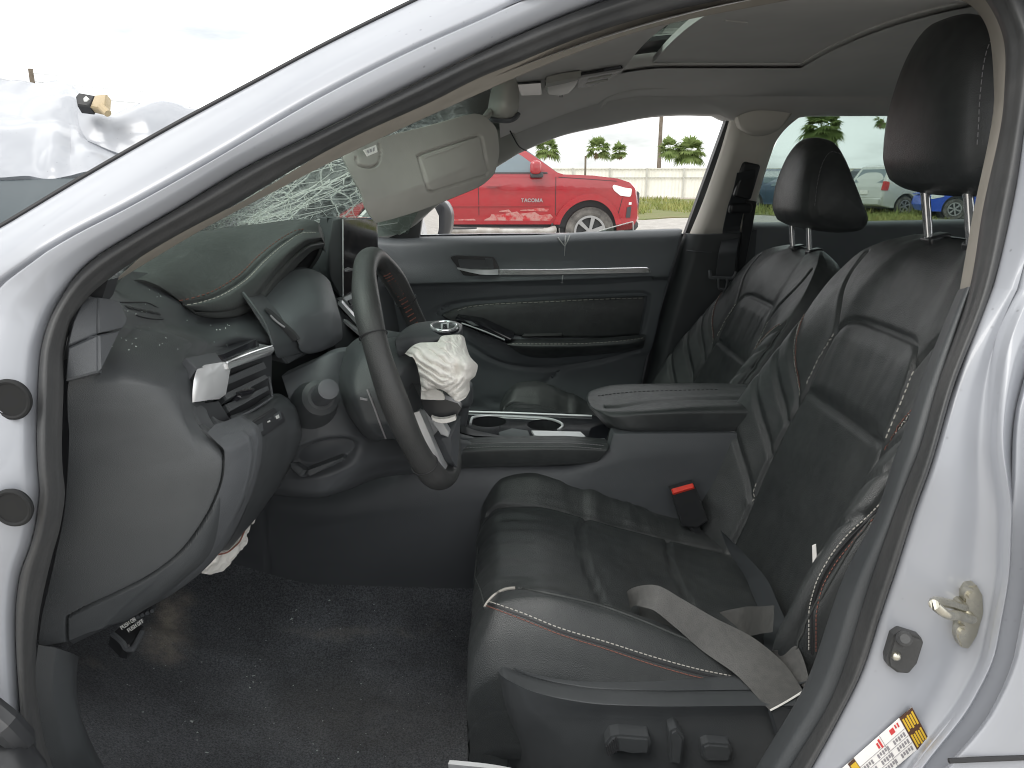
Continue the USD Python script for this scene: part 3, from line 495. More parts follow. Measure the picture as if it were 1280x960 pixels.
# the painted frame is lofted in two runs: hinge pillar + roof rail, and the centre pillar
KF = [(0, 0, 0), (4, 2.1, 2.1), (8, 3, 3), (9, 4, 4), (12, 7.0, 6.5), (14, 8.6, 8.1), (16, 9.6, 9.5), (18, 11.3, 10.8), (19, 12.4, 11.9), (21, 13.7, 13.6), (24, 15.8, 15.8), (27, 19, 19), (31, 22, 22)]
P2, P0, PC = matched([[S(u, v, .040) for u, v in C2[:32]], [S(u, v, 0.055 if v < 330 else .03) for u, v in C0], [S(u, v, 0.0 if v < 330 else .02) for u, v in CR]], KF, 200)
D = lambda a, b, t: a * (1 - t) + b * t
rows = [P0 + [0, .05, 0.004], P0, D(P0, PC, .35) + [0, -.004, .003], D(P0, PC, .75) + [0, -.004, .003], D(P0, PC, .93), PC + [0, .010, 0], D(PC, P2, .10) + [0, .001, 0], D(PC, P2, .45) + [0, -.006, 0], D(PC, P2, .85) + [0, .001, 0], P2 + (P2 - CAM) * .02]
GF_ = grid(rows, 200, 60); frame = shell(GF_, rad(GF_, .006))
# centre pillar: from the seal to the rear door gap
L = chord([S(u, v, .042) for u, v in [(1241, 357), (1193, 480), (1155, 605), (1117, 720), (1100, 770), (1080, 832), (1047, 900), (1014, 960), (985, 1010)]], 60)
M = chord([S(u, v, o) for u, v, o in [(1258, 357, .034), (1232, 450, .046), (1222, 552, .050), (1220, 653, .050), (1210, 740, .050), (1194, 810, .050), (1166, 870, .050), (1128, 930, .050), (1085, 1010, .050)]], 60)
R1 = chord([S(u, v, o) for u, v, o in [(1276, 357, .030), (1245, 450, .036), (1238, 552, .040), (1248, 653, .040), (1243, 740, .040), (1229, 810, .040), (1200, 872, .040), (1142, 950, .040), (1104, 1010, .040)]], 60)
R2_ = chord([S(u, v, o) for u, v, o in [(1300, 357, .028), (1262, 450, .018), (1254, 552, .018), (1264, 653, .018), (1258, 740, .018), (1245, 810, .018), (1217, 874, .018), (1156, 956, .018), (1118, 1010, .018)]], 60)
R3_ = chord([S(u, v, o) for u, v, o in [(1345, 357, .034), (1308, 450, .075), (1284, 552, .08), (1279, 653, .08), (1271, 740, .08), (1258, 810, .08), (1230, 878, .08), (1168, 960, .08), (1130, 1012, .08)]], 60)
G = grid([L + rad(L, .012), D(L, M, .15) + rad(L, .004), D(L, M, .6), M, D(M, R1, .7) + rad(M, .002), R1, D(R1, R2_, .5) - rad(R1, .006), R2_, D(R2_, R3_, .5) + rad(R1, .002), R3_], 60, 60)
G = G + (GF_[::-1, -1] - G[:, 0])[:, None] * (np.clip(1 - np.linspace(0, 1, 60) / .30, 0, 1) ** 2)[None, :, None]
pil = shell(G, rad(G, .006))
# sill below the opening and outer rocker
sill = shell(grid([[S(-130, 1008, .03), S(300, 1030, .03), S(700, 1030, .03), S(1060, 1012, .03)], [S(-130, 1040, -.0), S(300, 1060, 0), S(700, 1060, 0), S(1060, 1040, 0)], [S(-130, 1250, .04), S(300, 1280, .04), S(700, 1280, .04), S(1060, 1250, .04)]], 40, 20), (0, .04, 0))
part('door_frame', cat([frame, pil, sill]), 'paint_white', car, label='painted door frame with pillar and roof rail')
# gasket line between roof and pillar and the rear door's dark gap
part('roof_moulding', tube(chord([S(u, v, .052) for u, v in C0[6:19]], 120) + [0, 0, .002], 0.0022, 6), 'print_dark', car)
gap = chord([S(u, v, .075) for u, v in [(1352, 350), (1314, 450), (1290, 552), (1284, 653), (1276, 742), (1263, 812), (1235, 880), (1172, 963), (1134, 1014)]], 60)
part('door_gasket', tube(gap, 0.0045, 8), 'rubber', car)
# rear door (driver side), outer skin
zz = np.linspace(.30, .95, 12)
edge = chord([S(u, v, -.002) for u, v in [(1372, 180), (1356, 352), (1322, 450), (1297, 552), (1291, 653), (1283, 742), (1270, 814), (1242, 884), (1178, 966), (1142, 1018), (1085, 1120), (1040, 1250)]], 40)
rd = [edge + rad(edge, .06), edge + rad(edge, .008), edge + [.003, 0.0, 0], edge + [.02, -.004, 0], D(edge, np.stack([np.full(40, 1.45), np.where(edge[:, 2] > .9, side(edge[:, 2]), 0) - .02, edge[:, 2]], 1), .5), np.stack([np.full(40, 1.5), np.where(edge[:, 2] > .9, side(edge[:, 2]), 0), edge[:, 2]], 1)]
G = grid(rd, 60, 50); n = gnorm(G)
cz = np.exp(-((G[..., 2] - .452) / .006) ** 2); G = G + np.array([0, 1, 0]) * (cz * .009)[..., None]
rdoor = part('rear_door', shell(G, (0, .03, 0)), 'paint_white', car)
part('door_crease', tube([S(1186, 951, -.008), S(1230, 949, -.008), S(1330, 945, -.008)], .0022, 8), 'print_dark', rdoor)
part('handle', rbox((.18, .03, .03), .012, (.95, -.03, .82)), 'paint_white', rdoor)
part('side_window', shell(grid([[(.62, .02, .96), (1.4, .02, .98)], [(.72, .22, 1.30), (1.25, .21, 1.30)]], 6, 6), (0, .004, 0)), 'glass_tinted', rdoor)
part('door_stop', rbox((.03, .03, .05), .01, tuple(S(1284, 758, .045))), 'rubber', car)
# striker, switch and label on the centre pillar
st = part('door_striker', smooth=20, mesh=cat([extrude_xz(poly2([(q[0], q[2]) for q in (S(u, v, .048) for u, v in [(1206, 728), (1216, 727), (1223, 740), (1224, 762), (1216, 790), (1206, 806), (1196, 804), (1191, 792), (1192, 775), (1200, 752), (1200, 736)])], .0015), S(1206, 765, .041)[1], S(1206, 765, .052)[1], .0012)]), mat='zinc', parent=car)
a, b = S(1203, 757, .040), S(1213, 771, .040); tip1, tip2 = S(1168, 752, .0), S(1182, 767, .0)
t1 = S(1164, 754, -.012)
part('striker_loop', tube(chord([a + [0, .02, 0], a, D(a, tip1, .5), tip1, D(t1, D(tip1, tip2, .5), .3), S(1176, 763, -.008), D(tip2, b, .45), b, b + [0, .02, 0]], 40), .0040, 10), 'zinc', st)
for u, v in ((1210, 741), (1200, 786)):
    q = S(u, v, .04); part('bolt', cat([move(trimesh.creation.cylinder(.0050, .006, sections=20, transform=rotm(math.pi / 2, [1, 0, 0])), q), move(trimesh.creation.cylinder(.0028, .010, sections=6, transform=rotm(math.pi / 2, [1, 0, 0])), q)]), 'zinc', st)
sw = part('courtesy_switch', extrude_xz(poly2([(q[0], q[2]) for q in (S(u, v, .05) for u, v in [(1118, 779), (1143, 787), (1146, 794), (1138, 820), (1128, 832), (1114, 831), (1102, 822), (1101, 812), (1109, 785)])], .003), S(1122, 800, .037)[1], S(1122, 800, .052)[1], .002), 'rubber', car)
part('plunger', cat([tube([S(1128, 798, .045), S(1131, 798.5, .024), S(1131.5, 798.6, .022)], [.0068, .0062, .004], 16)]), 'rubber', sw)
part('screw', move(trimesh.creation.icosphere(2, .0042), S(1120, 820, .036)), 'zinc', sw)
lab = [(1140, 884), (1161, 924), (1065, 1005), (1040, 972)]
def lq(a, b, off=.0435): # label plane: a along its length (0 top right), b across
    A, B, C, Dd = [S(u, v, off) for u, v in lab]; return (A * (1 - b) + B * b) * (1 - a) + (Dd * (1 - b) + C * b) * a
def lrect(a0, a1, b0, b1, lift=0.0005):
    q = np.array([lq(a0, b0), lq(a0, b1), lq(a1, b1), lq(a1, b0)]); return hull(np.vstack([q + [0, -lift, 0], q + [0, .0006, 0]]))
lb = part('warning_label', lrect(0, 1, 0, 1, .0003), 'label_white', car, label='white airbag warning label with yellow and brown headings')
part('label_heading', lrect(.0, .155, .0, 1, .0008), 'label_brown', lb)
part('label_heading', lrect(.72, .80, 0, .5, .0008), 'label_brown', lb)
part('label_print', cat([lrect(.014 + .027 * i, .032 + .027 * i, .06 + .5 * j + .03 * ((i * 3) % 2), .44 + .5 * j - .04 * (i % 2), .0011) for i in range(5) for j in range(2)] + [lrect(.725, .79, .08, .42, .0011)]), 'label_yellow', lb, kind='stuff')
part('label_print', cat([lrect(.19 + .028 * i, .205 + .028 * i, .04, .16 - .02 * (i % 2), .0008) for i in range(2)] + [lrect(.25, .30, .06, .2, .0008), lrect(.42, .44, .04, .3, .0008), lrect(.45, .47, .1, .26, .0008)]), 'label_red', lb, kind='stuff')
part('label_print', cat([lrect(.40, .404, 0, 1, .0008), lrect(.16, .95, .30, .305, .0008), lrect(.16, .95, .52, .525, .0008), lrect(.16, .95, .74, .745, .0008)] + [lrect(.18 + .2 * j + .03 * i, .20 + .2 * j + .03 * i, .36 + .22 * k, .48 + .22 * k - .03 * (i % 2), .0008) for i in range(5) for j in range(3) for k in range(3)]), 'print_grey', lb, kind='stuff')
for u, v, r in ((14, 499, .0165), (17, 634, .0155)):
    q = S(u, v, .024); d = trimesh.creation.cylinder(r, .004, sections=40, transform=rotm(math.pi / 2, [1, 0, 0])); d2 = trimesh.creation.torus(r * .93, .0022, major_sections=40, minor_sections=8); d2.apply_transform(rotm(math.pi / 2, [1, 0, 0])); d2.apply_translation([0, -.001, 0])
    part('rubber_plug', move(cat([d, d2]), q), 'plug_black', car)
# door check and lower corner of the open door, at the bottom left
part('door_check', cat([tube([S(-40, 868, .0), S(4, 905, -.012), S(24, 922, .01), S(30, 935, .045)], [.012, .013, .012, .010], 10), tube([S(-40, 945, .0), S(0, 955, .0), S(22, 975, .01), S(34, 1010, .03)], [.028, .028, .024, .02], 14)]), 'plastic_black', car)
# interior pillar trims round the opening
T1 = [(167, 329), (220, 298), (295, 257), (370, 213), (445, 172), (540, 129), (600, 99), (650, 79), (725, 49), (812, 22), (907, 0), (1050, -28), (1150, -30), (1222, -6), (1249, 40), (1252, 120), (1224, 270), (1210, 362)]
T2 = [(135, 358), (220, 306), (260, 283), (345, 238), (445, 187), (540, 143), (600, 116), (650, 94), (735, 60), (812, 35), (920, 12), (1050, -8), (1150, -10), (1212, 5), (1236, 40), (1243, 120), (1216, 270), (1200, 363)]
T1 = [tuple(np.array(p) + (np.array(p) - np.array(q_)) / np.linalg.norm(np.array(p) - np.array(q_)) * 6.0) for p, q_ in zip(T1, T2)]
a, b = idx([S(u, v, .080) for u, v in T1], 140), idx([S(u, v, .15) for u, v in T2], 140)
G = grid([a + rad(a, .03), a, D(a, b, .3) - rad(a, .004), D(a, b, .8), b, b + (b - CAM) * .025], 140, 24)
part('pillar_trim', shell(G, rad(G, .008)), 'trim_beige', car, label='beige inner trim along the windshield pillar and roof rail')
a = chord([S(u, v, .073) for u, v in [(1213, 358), (1172, 480), (1142, 580), (1090, 720), (1045, 860), (987, 960), (960, 1005)]], 60)
b = chord([S(u, v, .105) for u, v in [(1199, 362), (1152, 480), (1122, 567), (1097, 642), (1058, 720), (1012, 850), (960, 940), (930, 990)]], 60)
part('centre_pillar_trim', shell(grid([a + rad(a, .02), a, D(a, b, .5) - rad(a, .012), b, b + rad(b, .05)], 60, 24), (.006, .006, 0)), 'plastic_soft', car)
# sill kick trim inside the seal, bottom left
part('kick_trim', shell(grid(px([[(48, 806, .115), (66, 812, .15), (80, 818, .22)], [(44, 868, .11), (68, 870, .14), (80, 880, .22)], [(52, 925, .11), (80, 922, .14), (97, 927, .22)], [(74, 985, .11), (112, 985, .14), (138, 985, .22)], [(140, 1050, .11), (200, 1040, .14), (240, 1030, .2)]]), 12, 40), (.01, .01, -.01)), 'plastic_soft', car)
part('scuff_plate', shell(grid(px([[(562, 950, .135), (585, 952, .135), (612, 955, .135), (650, 962, .135)], [(560, 955, .13), (580, 957, .13), (610, 960, .13), (650, 967, .13)]]), 20, 6), (0, .004, -.01)), 'satin_metal', car)
part('sill_cover', shell(grid([[(-.62, .09, .33), (.6, .09, .33)], [(-.62, .13, .345), (.6, .13, .345)], [(-.62, .16, .30), (.6, .16, .30)]], 10, 10), (0, .01, -.02)), 'plastic_soft', car)

# ---- headliner, sunroof, roof
def zh(x, y): return 1.335 + .062 * (1 - ((y - .925) / .64) ** 2) - .075 * np.clip((.32 - x) / .32, 0, 1.3) ** 1.5 - .05 * np.clip((x - .9) / .8, 0, 1) ** 2
xs = np.unique(np.r_[np.linspace(-.03, 1.7, 46), .235, .62]); ys = np.unique(np.r_[np.linspace(.30, 1.56, 38), .50, 1.20])
X, Y = np.meshgrid(xs, ys, indexing='ij'); X = X - np.where(X < .2, .12 * ((Y - .925) / .64) ** 2 * -0.0, 0)
V = np.stack([X, Y, zh(X, Y)], -1); q = qfaces(*X.shape)
cx, cy = X.ravel()[q].mean(1), Y.ravel()[q].mean(1); q = q[~((cx > .235) & (cx < .62) & (cy > .5) & (cy < 1.2))]
m = trimesh.Trimesh(np.vstack([V.reshape(-1, 3), V.reshape(-1, 3) + [0, 0, .02]]), np.vstack([tri(q), tri(q)[:, ::-1] + X.size]), process=False)
head = part('headliner', m, 'headliner', car)
def roof_strip(x0, x1, y0, y1, dz, t, nx=12, ny=12):
    a, b = np.meshgrid(np.linspace(x0, x1, nx), np.linspace(y0, y1, ny), indexing='ij'); return shell(np.stack([a, b, zh(a, b) + dz], -1), (0, 0, t))
part('sunroof_frame', cat([roof_strip(.22, .64, .49, .505, +.006, .05), roof_strip(.22, .64, 1.195, 1.21, .006, .05), roof_strip(.615, .64, .49, 1.21, .006, .05), roof_strip(.222, .24, .49, 1.21, .006, .05)]), 'headliner', head)
sh = roof_strip(.300, .616, .508, 1.192, .009, .012); part('sunroof_shade', sh, 'headliner', car)
part('shade_grip', rbox((.05, .006, .004), .0018, (.365, .80, float(zh(.365, .80)) + .008), rotm(.5, [0, 0, 1])), 'headliner', car)
part('sunroof_glass', roof_strip(.20, .66, .47, 1.22, .052, .005), 'glass_clear', car)
part('sunroof_rail', roof_strip(.242, .318, 1.08, 1.19, .03, .008), 'print_dark', car)
a, b = np.meshgrid(np.linspace(-.12, 1.75, 30), np.linspace(.24, 1.61, 30), indexing='ij'); zt = zh(a, b) + .062
G = np.stack([a, b, zt], -1); q = qfaces(30, 30); cx, cy = a.ravel()[q].mean(1), b.ravel()[q].mean(1); q = q[~((cx > .22) & (cx < .64) & (cy > .5) & (cy < 1.2))]
part('roof', trimesh.Trimesh(np.vstack([G.reshape(-1, 3), G.reshape(-1, 3) + [0, 0, .006]]), np.vstack([tri(q)[:, ::-1], tri(q) + a.size]), process=False), 'paint_white', car)
# grab handle on the passenger roof rail
gh = chord([P(750, 136, 1.50), P(757, 122, 1.44), P(775, 113, 1.40), P(815, 107, 1.385), P(855, 106, 1.39), P(868, 110, 1.42), P(872, 118, 1.48)], 40)
part('grab_handle', tube(gh, .0095, 10), 'headliner', car)
part('rail_pad', shell(grid(px([[(752, 128, 1.50), (800, 116, 1.49), (862, 115, 1.49), (905, 122, 1.50)], [(757, 142, 1.52), (800, 134, 1.52), (862, 132, 1.52), (903, 133, 1.52)]]), 24, 10), (0, .04, 0)), 'headliner', car)
# overhead console with lamp
def HL(u, v, lift):                    # the point of the headliner seen at a pixel
    d = raydir(u, v); lo, hi = .3, 4.0
    for _ in range(40):
        t = (lo + hi) / 2; p = CAM + d * t
        if p[2] < zh(p[0], min(p[1], 1.55)) - lift: lo = t
        else: hi = t
    return CAM + d * lo
def hung(pp, t, lift=.002, bev=0.0):   # a flat piece on the headliner, outlined in the photograph
    A = np.array([HL(*c_, lift) for c_ in pp]); return hull(np.vstack([A, A + [0, 0, -t]]))
oc = part('overhead_console', hung([(646, 103), (676, 101), (677, 116), (652, 117)], .004), 'plastic_black', car)
part('overhead_console', hung([(722, 92), (776, 82), (779, 84), (774, 88), (742, 105), (722, 108)], .004), 'plastic_dark', car)
lm0 = [(680, 100), (700, 97), (727, 91), (722, 101), (713, 110), (698, 114), (682, 112)]
A = np.array([HL(*c_, .002) for c_ in lm0]); cA = A.mean(0)
part('map_lamp', hull(np.vstack([A, cA + (A - cA) * .8 + [0, 0, -.012], cA + (A - cA) * .45 + [0, 0, -.017]])), 'label_white', oc)
part('map_lamp_cover', hung([(683, 96), (700, 92), (726, 88), (726, 91), (700, 98), (681, 102)], .012), 'visor_grey', oc)
part('lamp_print', hung([(699, 107), (704, 107), (704, 111), (699, 111)], .0172, .0), 'print_dark', oc)
part('lamp_slot', hung([(736, 94.5), (765, 89.5), (764, 92), (735, 97)], .006), 'visor_grey', oc)
part('lamp_slot', hung([(733, 100.5), (760, 95.5), (760, 97.5), (732, 102.5)], .006), 'visor_grey', oc)
part('vent_groove', hung([(725, 91), (778, 82), (777, 84.5), (724, 94)], .0055), 'print_dark', oc)
# camera housing on the windshield, where the rear-view mirror was
part('mirror_mount', cat([shell(grid(px([[(622, 96, .80), (634, 90, .80), (647, 84, .80)], [(617, 108, .80), (632, 106, .76), (645, 103, .80)], [(611, 130, .80), (630, 130, .74), (649, 122, .80)], [(609, 143, .80), (628, 146, .76), (647, 141, .80)], [(615, 149, .82), (630, 152, .80), (642, 148, .82)]]), 24, 30), (0, .07, .02))]), 'visor_grey', car)
part('sensor_cover', tube(chord([P(608, 145, .80), P(618, 150, .775), P(634, 151, .77), P(648, 143, .795)], 24), .004, 8), 'plastic_dark', car)
# sun visor with its mirror flap
vt, vb = [(428, 196), (475, 173), (535, 157), (594, 142), (606, 148)], [(470, 279), (520, 265), (565, 248), (606, 229), (619, 213)]
def vy(u): return .40 + (u - 430) / 195 * .34
rows = [[(u, v, vy(u)) for u, v in vt], [(441, 222, .40 - .012), (487, 205, .50 - .012), (547, 189, .585), (607, 170, .69), (621, 163, .72)], [(455, 252, .395), (500, 238, .49), (556, 218, .585), (612, 198, .69), (624, 188, .725)], [(u, v, vy(u)) for u, v in vb]]
V0 = grid(px(rows), 150, 110); V0 = groove(V0, [[(523, 195), (528, 192), (598, 169), (602, 171), (611, 215), (608, 219), (541, 240), (536, 238), (523, 195)], [(445, 197), (450, 207), (462, 209), (472, 205), (476, 192), (474, 180)]], 1.1, .005)
vis = part('sun_visor', shell(V0, (-.006, .022, 0)), 'visor_grey', car, label='tilted grey sun visor with a closed mirror flap')
m0 = trimesh.Trimesh(V0.reshape(-1, 3), tri(qfaces(110, 150)), process=False)
part('mirror_flap', slab([(529, 197, vy(529) - .019), (596, 173, vy(596) - .019), (607, 213, vy(607) - .020), (542, 236, vy(542) - .020)], .012, .003), 'visor_grey', vis)
part('visor_clip', tube([P(598, 150, .70), P(606, 148, .735), P(612, 140, .775)], .006, 8), 'visor_grey', vis)
part('visor_label', slab([(455, 187, .418), (470, 181, .44), (472, 190, .438), (460, 195, .42)], .002), 'label_white', vis)
for i in range(3): part('label_print', slab([(458 + 4 * i, 188 - 1.5 * i, .4165 + .006 * i), (460 + 4 * i, 187 - 1.5 * i, .4165 + .006 * i), (462 + 3 * i, 191 - 1.2 * i, .4165 + .006 * i), (460 + 3 * i, 192 - 1.2 * i, .4165 + .006 * i)], .0015), 'print_grey', vis)

# ---- windshield with its cracks
wb = [P(138, 356, .27), np.array([-.66, .45, .985]), np.array([-.74, .925, .99]), np.array([-.66, 1.4, .985]), P(508, 290, 1.60)]
wt = [P(640, 84, .36), np.array([-.03, .55, 1.322]), np.array([-.05, .925, 1.33]), np.array([-.03, 1.3, 1.322]), P(655, 150, 1.50)]
wm = [(np.array(a) + np.array(b)) / 2 + [-.03, 0, .035] for a, b in zip(wb, wt)]
WG = grid([wb, wm, wt], 60, 60)
part('windshield', shell(WG, (.004, 0, -.004)), 'glass_cracked', car, label='shattered laminated windshield')
def wpt(a, b):
    i, j = np.clip(a, 0, .999) * 59, np.clip(b, 0, .999) * 59; i0, j0 = int(i), int(j); fi, fj = i - i0, j - j0
    q = WG[i0, j0] * (1 - fi) * (1 - fj) + WG[i0 + 1, j0] * fi * (1 - fj) + WG[i0, j0 + 1] * (1 - fi) * fj + WG[i0 + 1, j0 + 1] * fi * fj
    return q + np.array([.007, 0, -.006])
cr = []
for c0, nrad in (((.16, .62), 64), ((.30, .30), 46)):
    for k in range(nrad):
        an = rng.uniform(0, 2 * np.pi); L0, L1 = rng.uniform(.01, .1), rng.uniform(.2, .8); pts = []
        for s in np.linspace(L0, L1, 9):
            an += rng.normal(0, .10); a, b = c0[0] + s * math.sin(an) * .9, c0[1] + s * math.cos(an) * .8
            if not (.005 < a < .97 and .01 < b < .99): break
            pts.append(wpt(a, b))
        if len(pts) > 2: cr.append(tube(pts, rng.uniform(.0005, .0011), 4))
    for k in range(26):
        a0_, b0_ = rng.uniform(.02, .5), rng.uniform(.25, .98); an = rng.normal(.9, .35); pts = []
        for s in np.linspace(0, rng.uniform(.15, .45), 9):
            an += rng.normal(0, .07); a, b = a0_ + s * math.sin(an), b0_ - s * math.cos(an) * .7
            if .005 < a < .97 and .01 < b < .99: pts.append(wpt(a, b) + rng.normal(0, .001, 3))
        if len(pts) > 2: cr.append(tube(pts, rng.uniform(.0009, .0019), 4))
    for k in range(60):
        r = abs(rng.normal(0, .3)) + .03; a0 = rng.uniform(0, 6.28); pts = []
        for s in np.linspace(0, rng.uniform(.2, .7), 5):
            a, b = c0[0] + r * math.sin(a0 + s) * .9, c0[1] + r * math.cos(a0 + s) * .8
            if .005 < a < .97 and .01 < b < .99: pts.append(wpt(a, b) + rng.normal(0, .002, 3))
        if len(pts) > 2: cr.append(tube(pts, rng.uniform(.0004, .0009), 4))
part('glass_crack', cat(cr), 'crack', car, smooth=False, kind='stuff')

# ---- crumpled hood and fender seen past the pillar
rows = [[(-330, 70, 1.55), (-60, 98, 1.5), (0, 104, 1.45), (46, 107, 1.40), (70, 102, 1.40), (84, 106, 1.38), (100, 128, 1.34), (150, 175, 1.3), (230, 230, 1.25)], [(-330, 120, 1.3), (-60, 140, 1.28), (0, 140, 1.25), (46, 142, 1.17), (70, 140, 1.18), (86, 146, 1.14), (103, 162, 1.1), (160, 196, 1.1), (240, 245, 1.1)],
        [(-330, 190, 1.0), (-60, 180, 1.06), (0, 178, .98), (46, 176, 1.0), (70, 178, .95), (90, 180, .98), (108, 184, .95), (165, 212, .95), (250, 256, .95)], [(-330, 232, .86), (-60, 229, .86), (0, 228, .85), (40, 228, .85), (66, 227, .84), (90, 224, .84), (115, 220, .84), (170, 228, .84), (260, 268, .84)]]
G = grid(px(rows), 90, 60); G += gnorm(G) * ((meshkit.fbm(G * 5.0, 3, 3) - .5) * .03 + np.abs(meshkit.fbm(G * 3.2, 2, 8) - .5) * .09 + np.abs(meshkit.fbm(G * 8, 2, 28) - .5) * .02)[..., None]
part('hood', shell(G, (-.01, .012, -.012)), 'paint_white', car, label='crumpled white hood bent upward')
rows = [[(97, 128, 1.05), (118, 138, 1.05), (140, 143, 1.06), (170, 131, 1.08), (200, 128, 1.1), (260, 140, 1.1)], [(102, 160, 1.0), (125, 160, .99), (145, 160, 1.0), (180, 155, 1.0), (215, 155, 1.02), (275, 170, 1.02)], [(110, 176, .96), (130, 185, .96), (152, 194, .96), (190, 205, .96), (230, 215, .96), (300, 240, .96)]]
G = grid(px(rows), 50, 30); G += gnorm(G) * (np.abs(meshkit.fbm(G * 7.0, 2, 5) - .5) * .03)[..., None]
part('fender', shell(G, (-.01, .012, -.012)), 'paint_white', car, label='torn white fender edge beside the hood')
look('bracket_tan', (0.42, 0.33, 0.20), 0.5); look('bay_teal', (0.02, 0.035, 0.042), 0.6)
hb = part('hinge_bracket', slab([(94, 120, .98), (98, 115, .98), (119, 119, .98), (112, 133, .96), (96, 131, .96)], .02, .003), 'print_dark', car, label='broken dark and tan bracket on the hood edge')
part('bracket_end', cat([slab([(118, 118, .975), (133, 117, .975), (132, 132, .965), (124, 136, .96), (112, 133, .96)], .02, .003), tube([P(126, 133, .96), P(135, 142, .95)], .007, 8)]), 'bracket_tan', hb)
part('bracket_chip', slab([(104, 123, .957), (107, 120, .957), (111, 124, .957), (108, 127, .957), (105, 127, .957)], .003), 'white_print', hb)
part('fender_liner', shell(grid(px([[(-330, 225, .95), (0, 222, .95), (60, 220, .95), (118, 218, .95)], [(-330, 250, .55), (0, 248, .55), (50, 247, .5), (100, 252, .45)], [(-330, 330, .3), (0, 300, .35), (40, 290, .36), (60, 288, .38)]]), 30, 20), (0, .02, -.02)), 'bay_teal', car)
part('fender', shell(grid([[(-.62, .05, 1.02), (-1.6, .06, .92), (-2.0, .12, .8)], [(-.62, -.01, .80), (-1.6, -.01, .78), (-2.0, .08, .7)], [(-.64, .0, .3), (-1.0, .0, .3), (-1.02, .02, .3)]], 30, 20), (0, .03, 0)), 'paint_white', car)
part('fender', shell(grid([[(-.50, 1.70, 1.0), (-1.3, 1.72, .95), (-2.0, 1.70, .8)], [(-.50, 1.84, .93), (-1.3, 1.85, .86), (-2.0, 1.76, .75)], [(-.55, 1.84, .3), (-.95, 1.85, .3), (-1.0, 1.82, .3)]], 30, 20), (0, -.03, 0)), 'paint_white', car)
part('cowl_panel', shell(grid([[(-.62, .16, .96), (-.74, .92, .965), (-.62, 1.7, .96)], [(-.90, .2, .985), (-.95, .92, 1.0), (-.90, 1.7, .985)]], 20, 10), (0, 0, -.04)), 'plastic_black', car)
# ---- wheels and underbody, so that the car stands on its tyres
part('floor_pan', cbox((-.65, .16, .20), (1.7, 1.70, .262), .01), 'paint_dark', car)
for x in (-1.20, 1.62):
    for y in (.02, 1.63):
        ty = trimesh.creation.torus(.235, .095, major_sections=40, minor_sections=14); ty.apply_scale([1, 1, 1.05]); ty.apply_transform(rotm(math.pi / 2, [1, 0, 0])); ty.apply_translation([x, y + .10, .33])
        wh = part('wheel', ty, 'rubber', car); part('rim', move(trimesh.creation.cylinder(.17, .16, sections=36, transform=rotm(math.pi / 2, [1, 0, 0])), (x, y + .10, .33)), 'satin_metal', wh)
# ---------------------------------------------------------------- passenger side: rail, pillar, doors, belt
RW = [(470, 330), (508, 292), (560, 243), (625, 203), (672, 180), (710, 166), (762, 155), (825, 143), (862, 141), (900, 142), (912, 148), (940, 152), (975, 152), (999, 146), (1030, 142), (1112, 141.5), (1260, 141), (1400, 150)]
RU = [(430, 320), (480, 268), (535, 215), (615, 165), (650, 138), (690, 135), (755, 128), (825, 124), (862, 123), (900, 124), (915, 126), (945, 127), (980, 126), (1005, 122), (1035, 118), (1115, 116), (1260, 112), (1420, 112)]
a, b = chord([S(u, v, .10, True) for u, v in RW], 120), chord([S(u, v, .13, True) for u, v in RU], 120)
part('roof_rail_trim', shell(grid([a + [0, .09, .0], a + [0, .01, -.002], a, D(a, b, .4) + [0, -.006, 0], b, b + [0, -.03, .05]], 120, 24), (0, .012, .012)), 'headliner', car)
a2, b2 = chord([S(u, v, .095, True) for u, v in [(505, 296), (540, 262), (585, 230), (625, 206), (652, 189)]], 40), chord([S(u, v, .15, True) for u, v in [(470, 280), (520, 232), (580, 190), (622, 163), (636, 155)]], 40)
part('windshield_pillar_trim', shell(grid([a2 + [0, .03, 0], a2, D(a2, b2, .5) + [0, -.012, 0], b2, b2 + [0, .04, .01]], 40, 20), (0, .01, .01)), 'visor_grey', car)
part('trim_edge', tube(chord([P(634, 156, 1.47), P(640, 168, 1.475), P(650, 184, 1.50), P(658, 188, 1.53)], 24), .0018, 6), 'print_dark', car)
# outer roof rail, pillars and lower body of the passenger side
a, b = chord([S(u, v, .02, True) for u, v in RW], 80), chord([S(u, v, .02, True) + [0, 0, .07] for u, v in RW], 80)
part('roof_rail', shell(grid([a, b, b + [0, -.10, .025]], 80, 12), (0, -.02, 0)), 'paint_white', car)
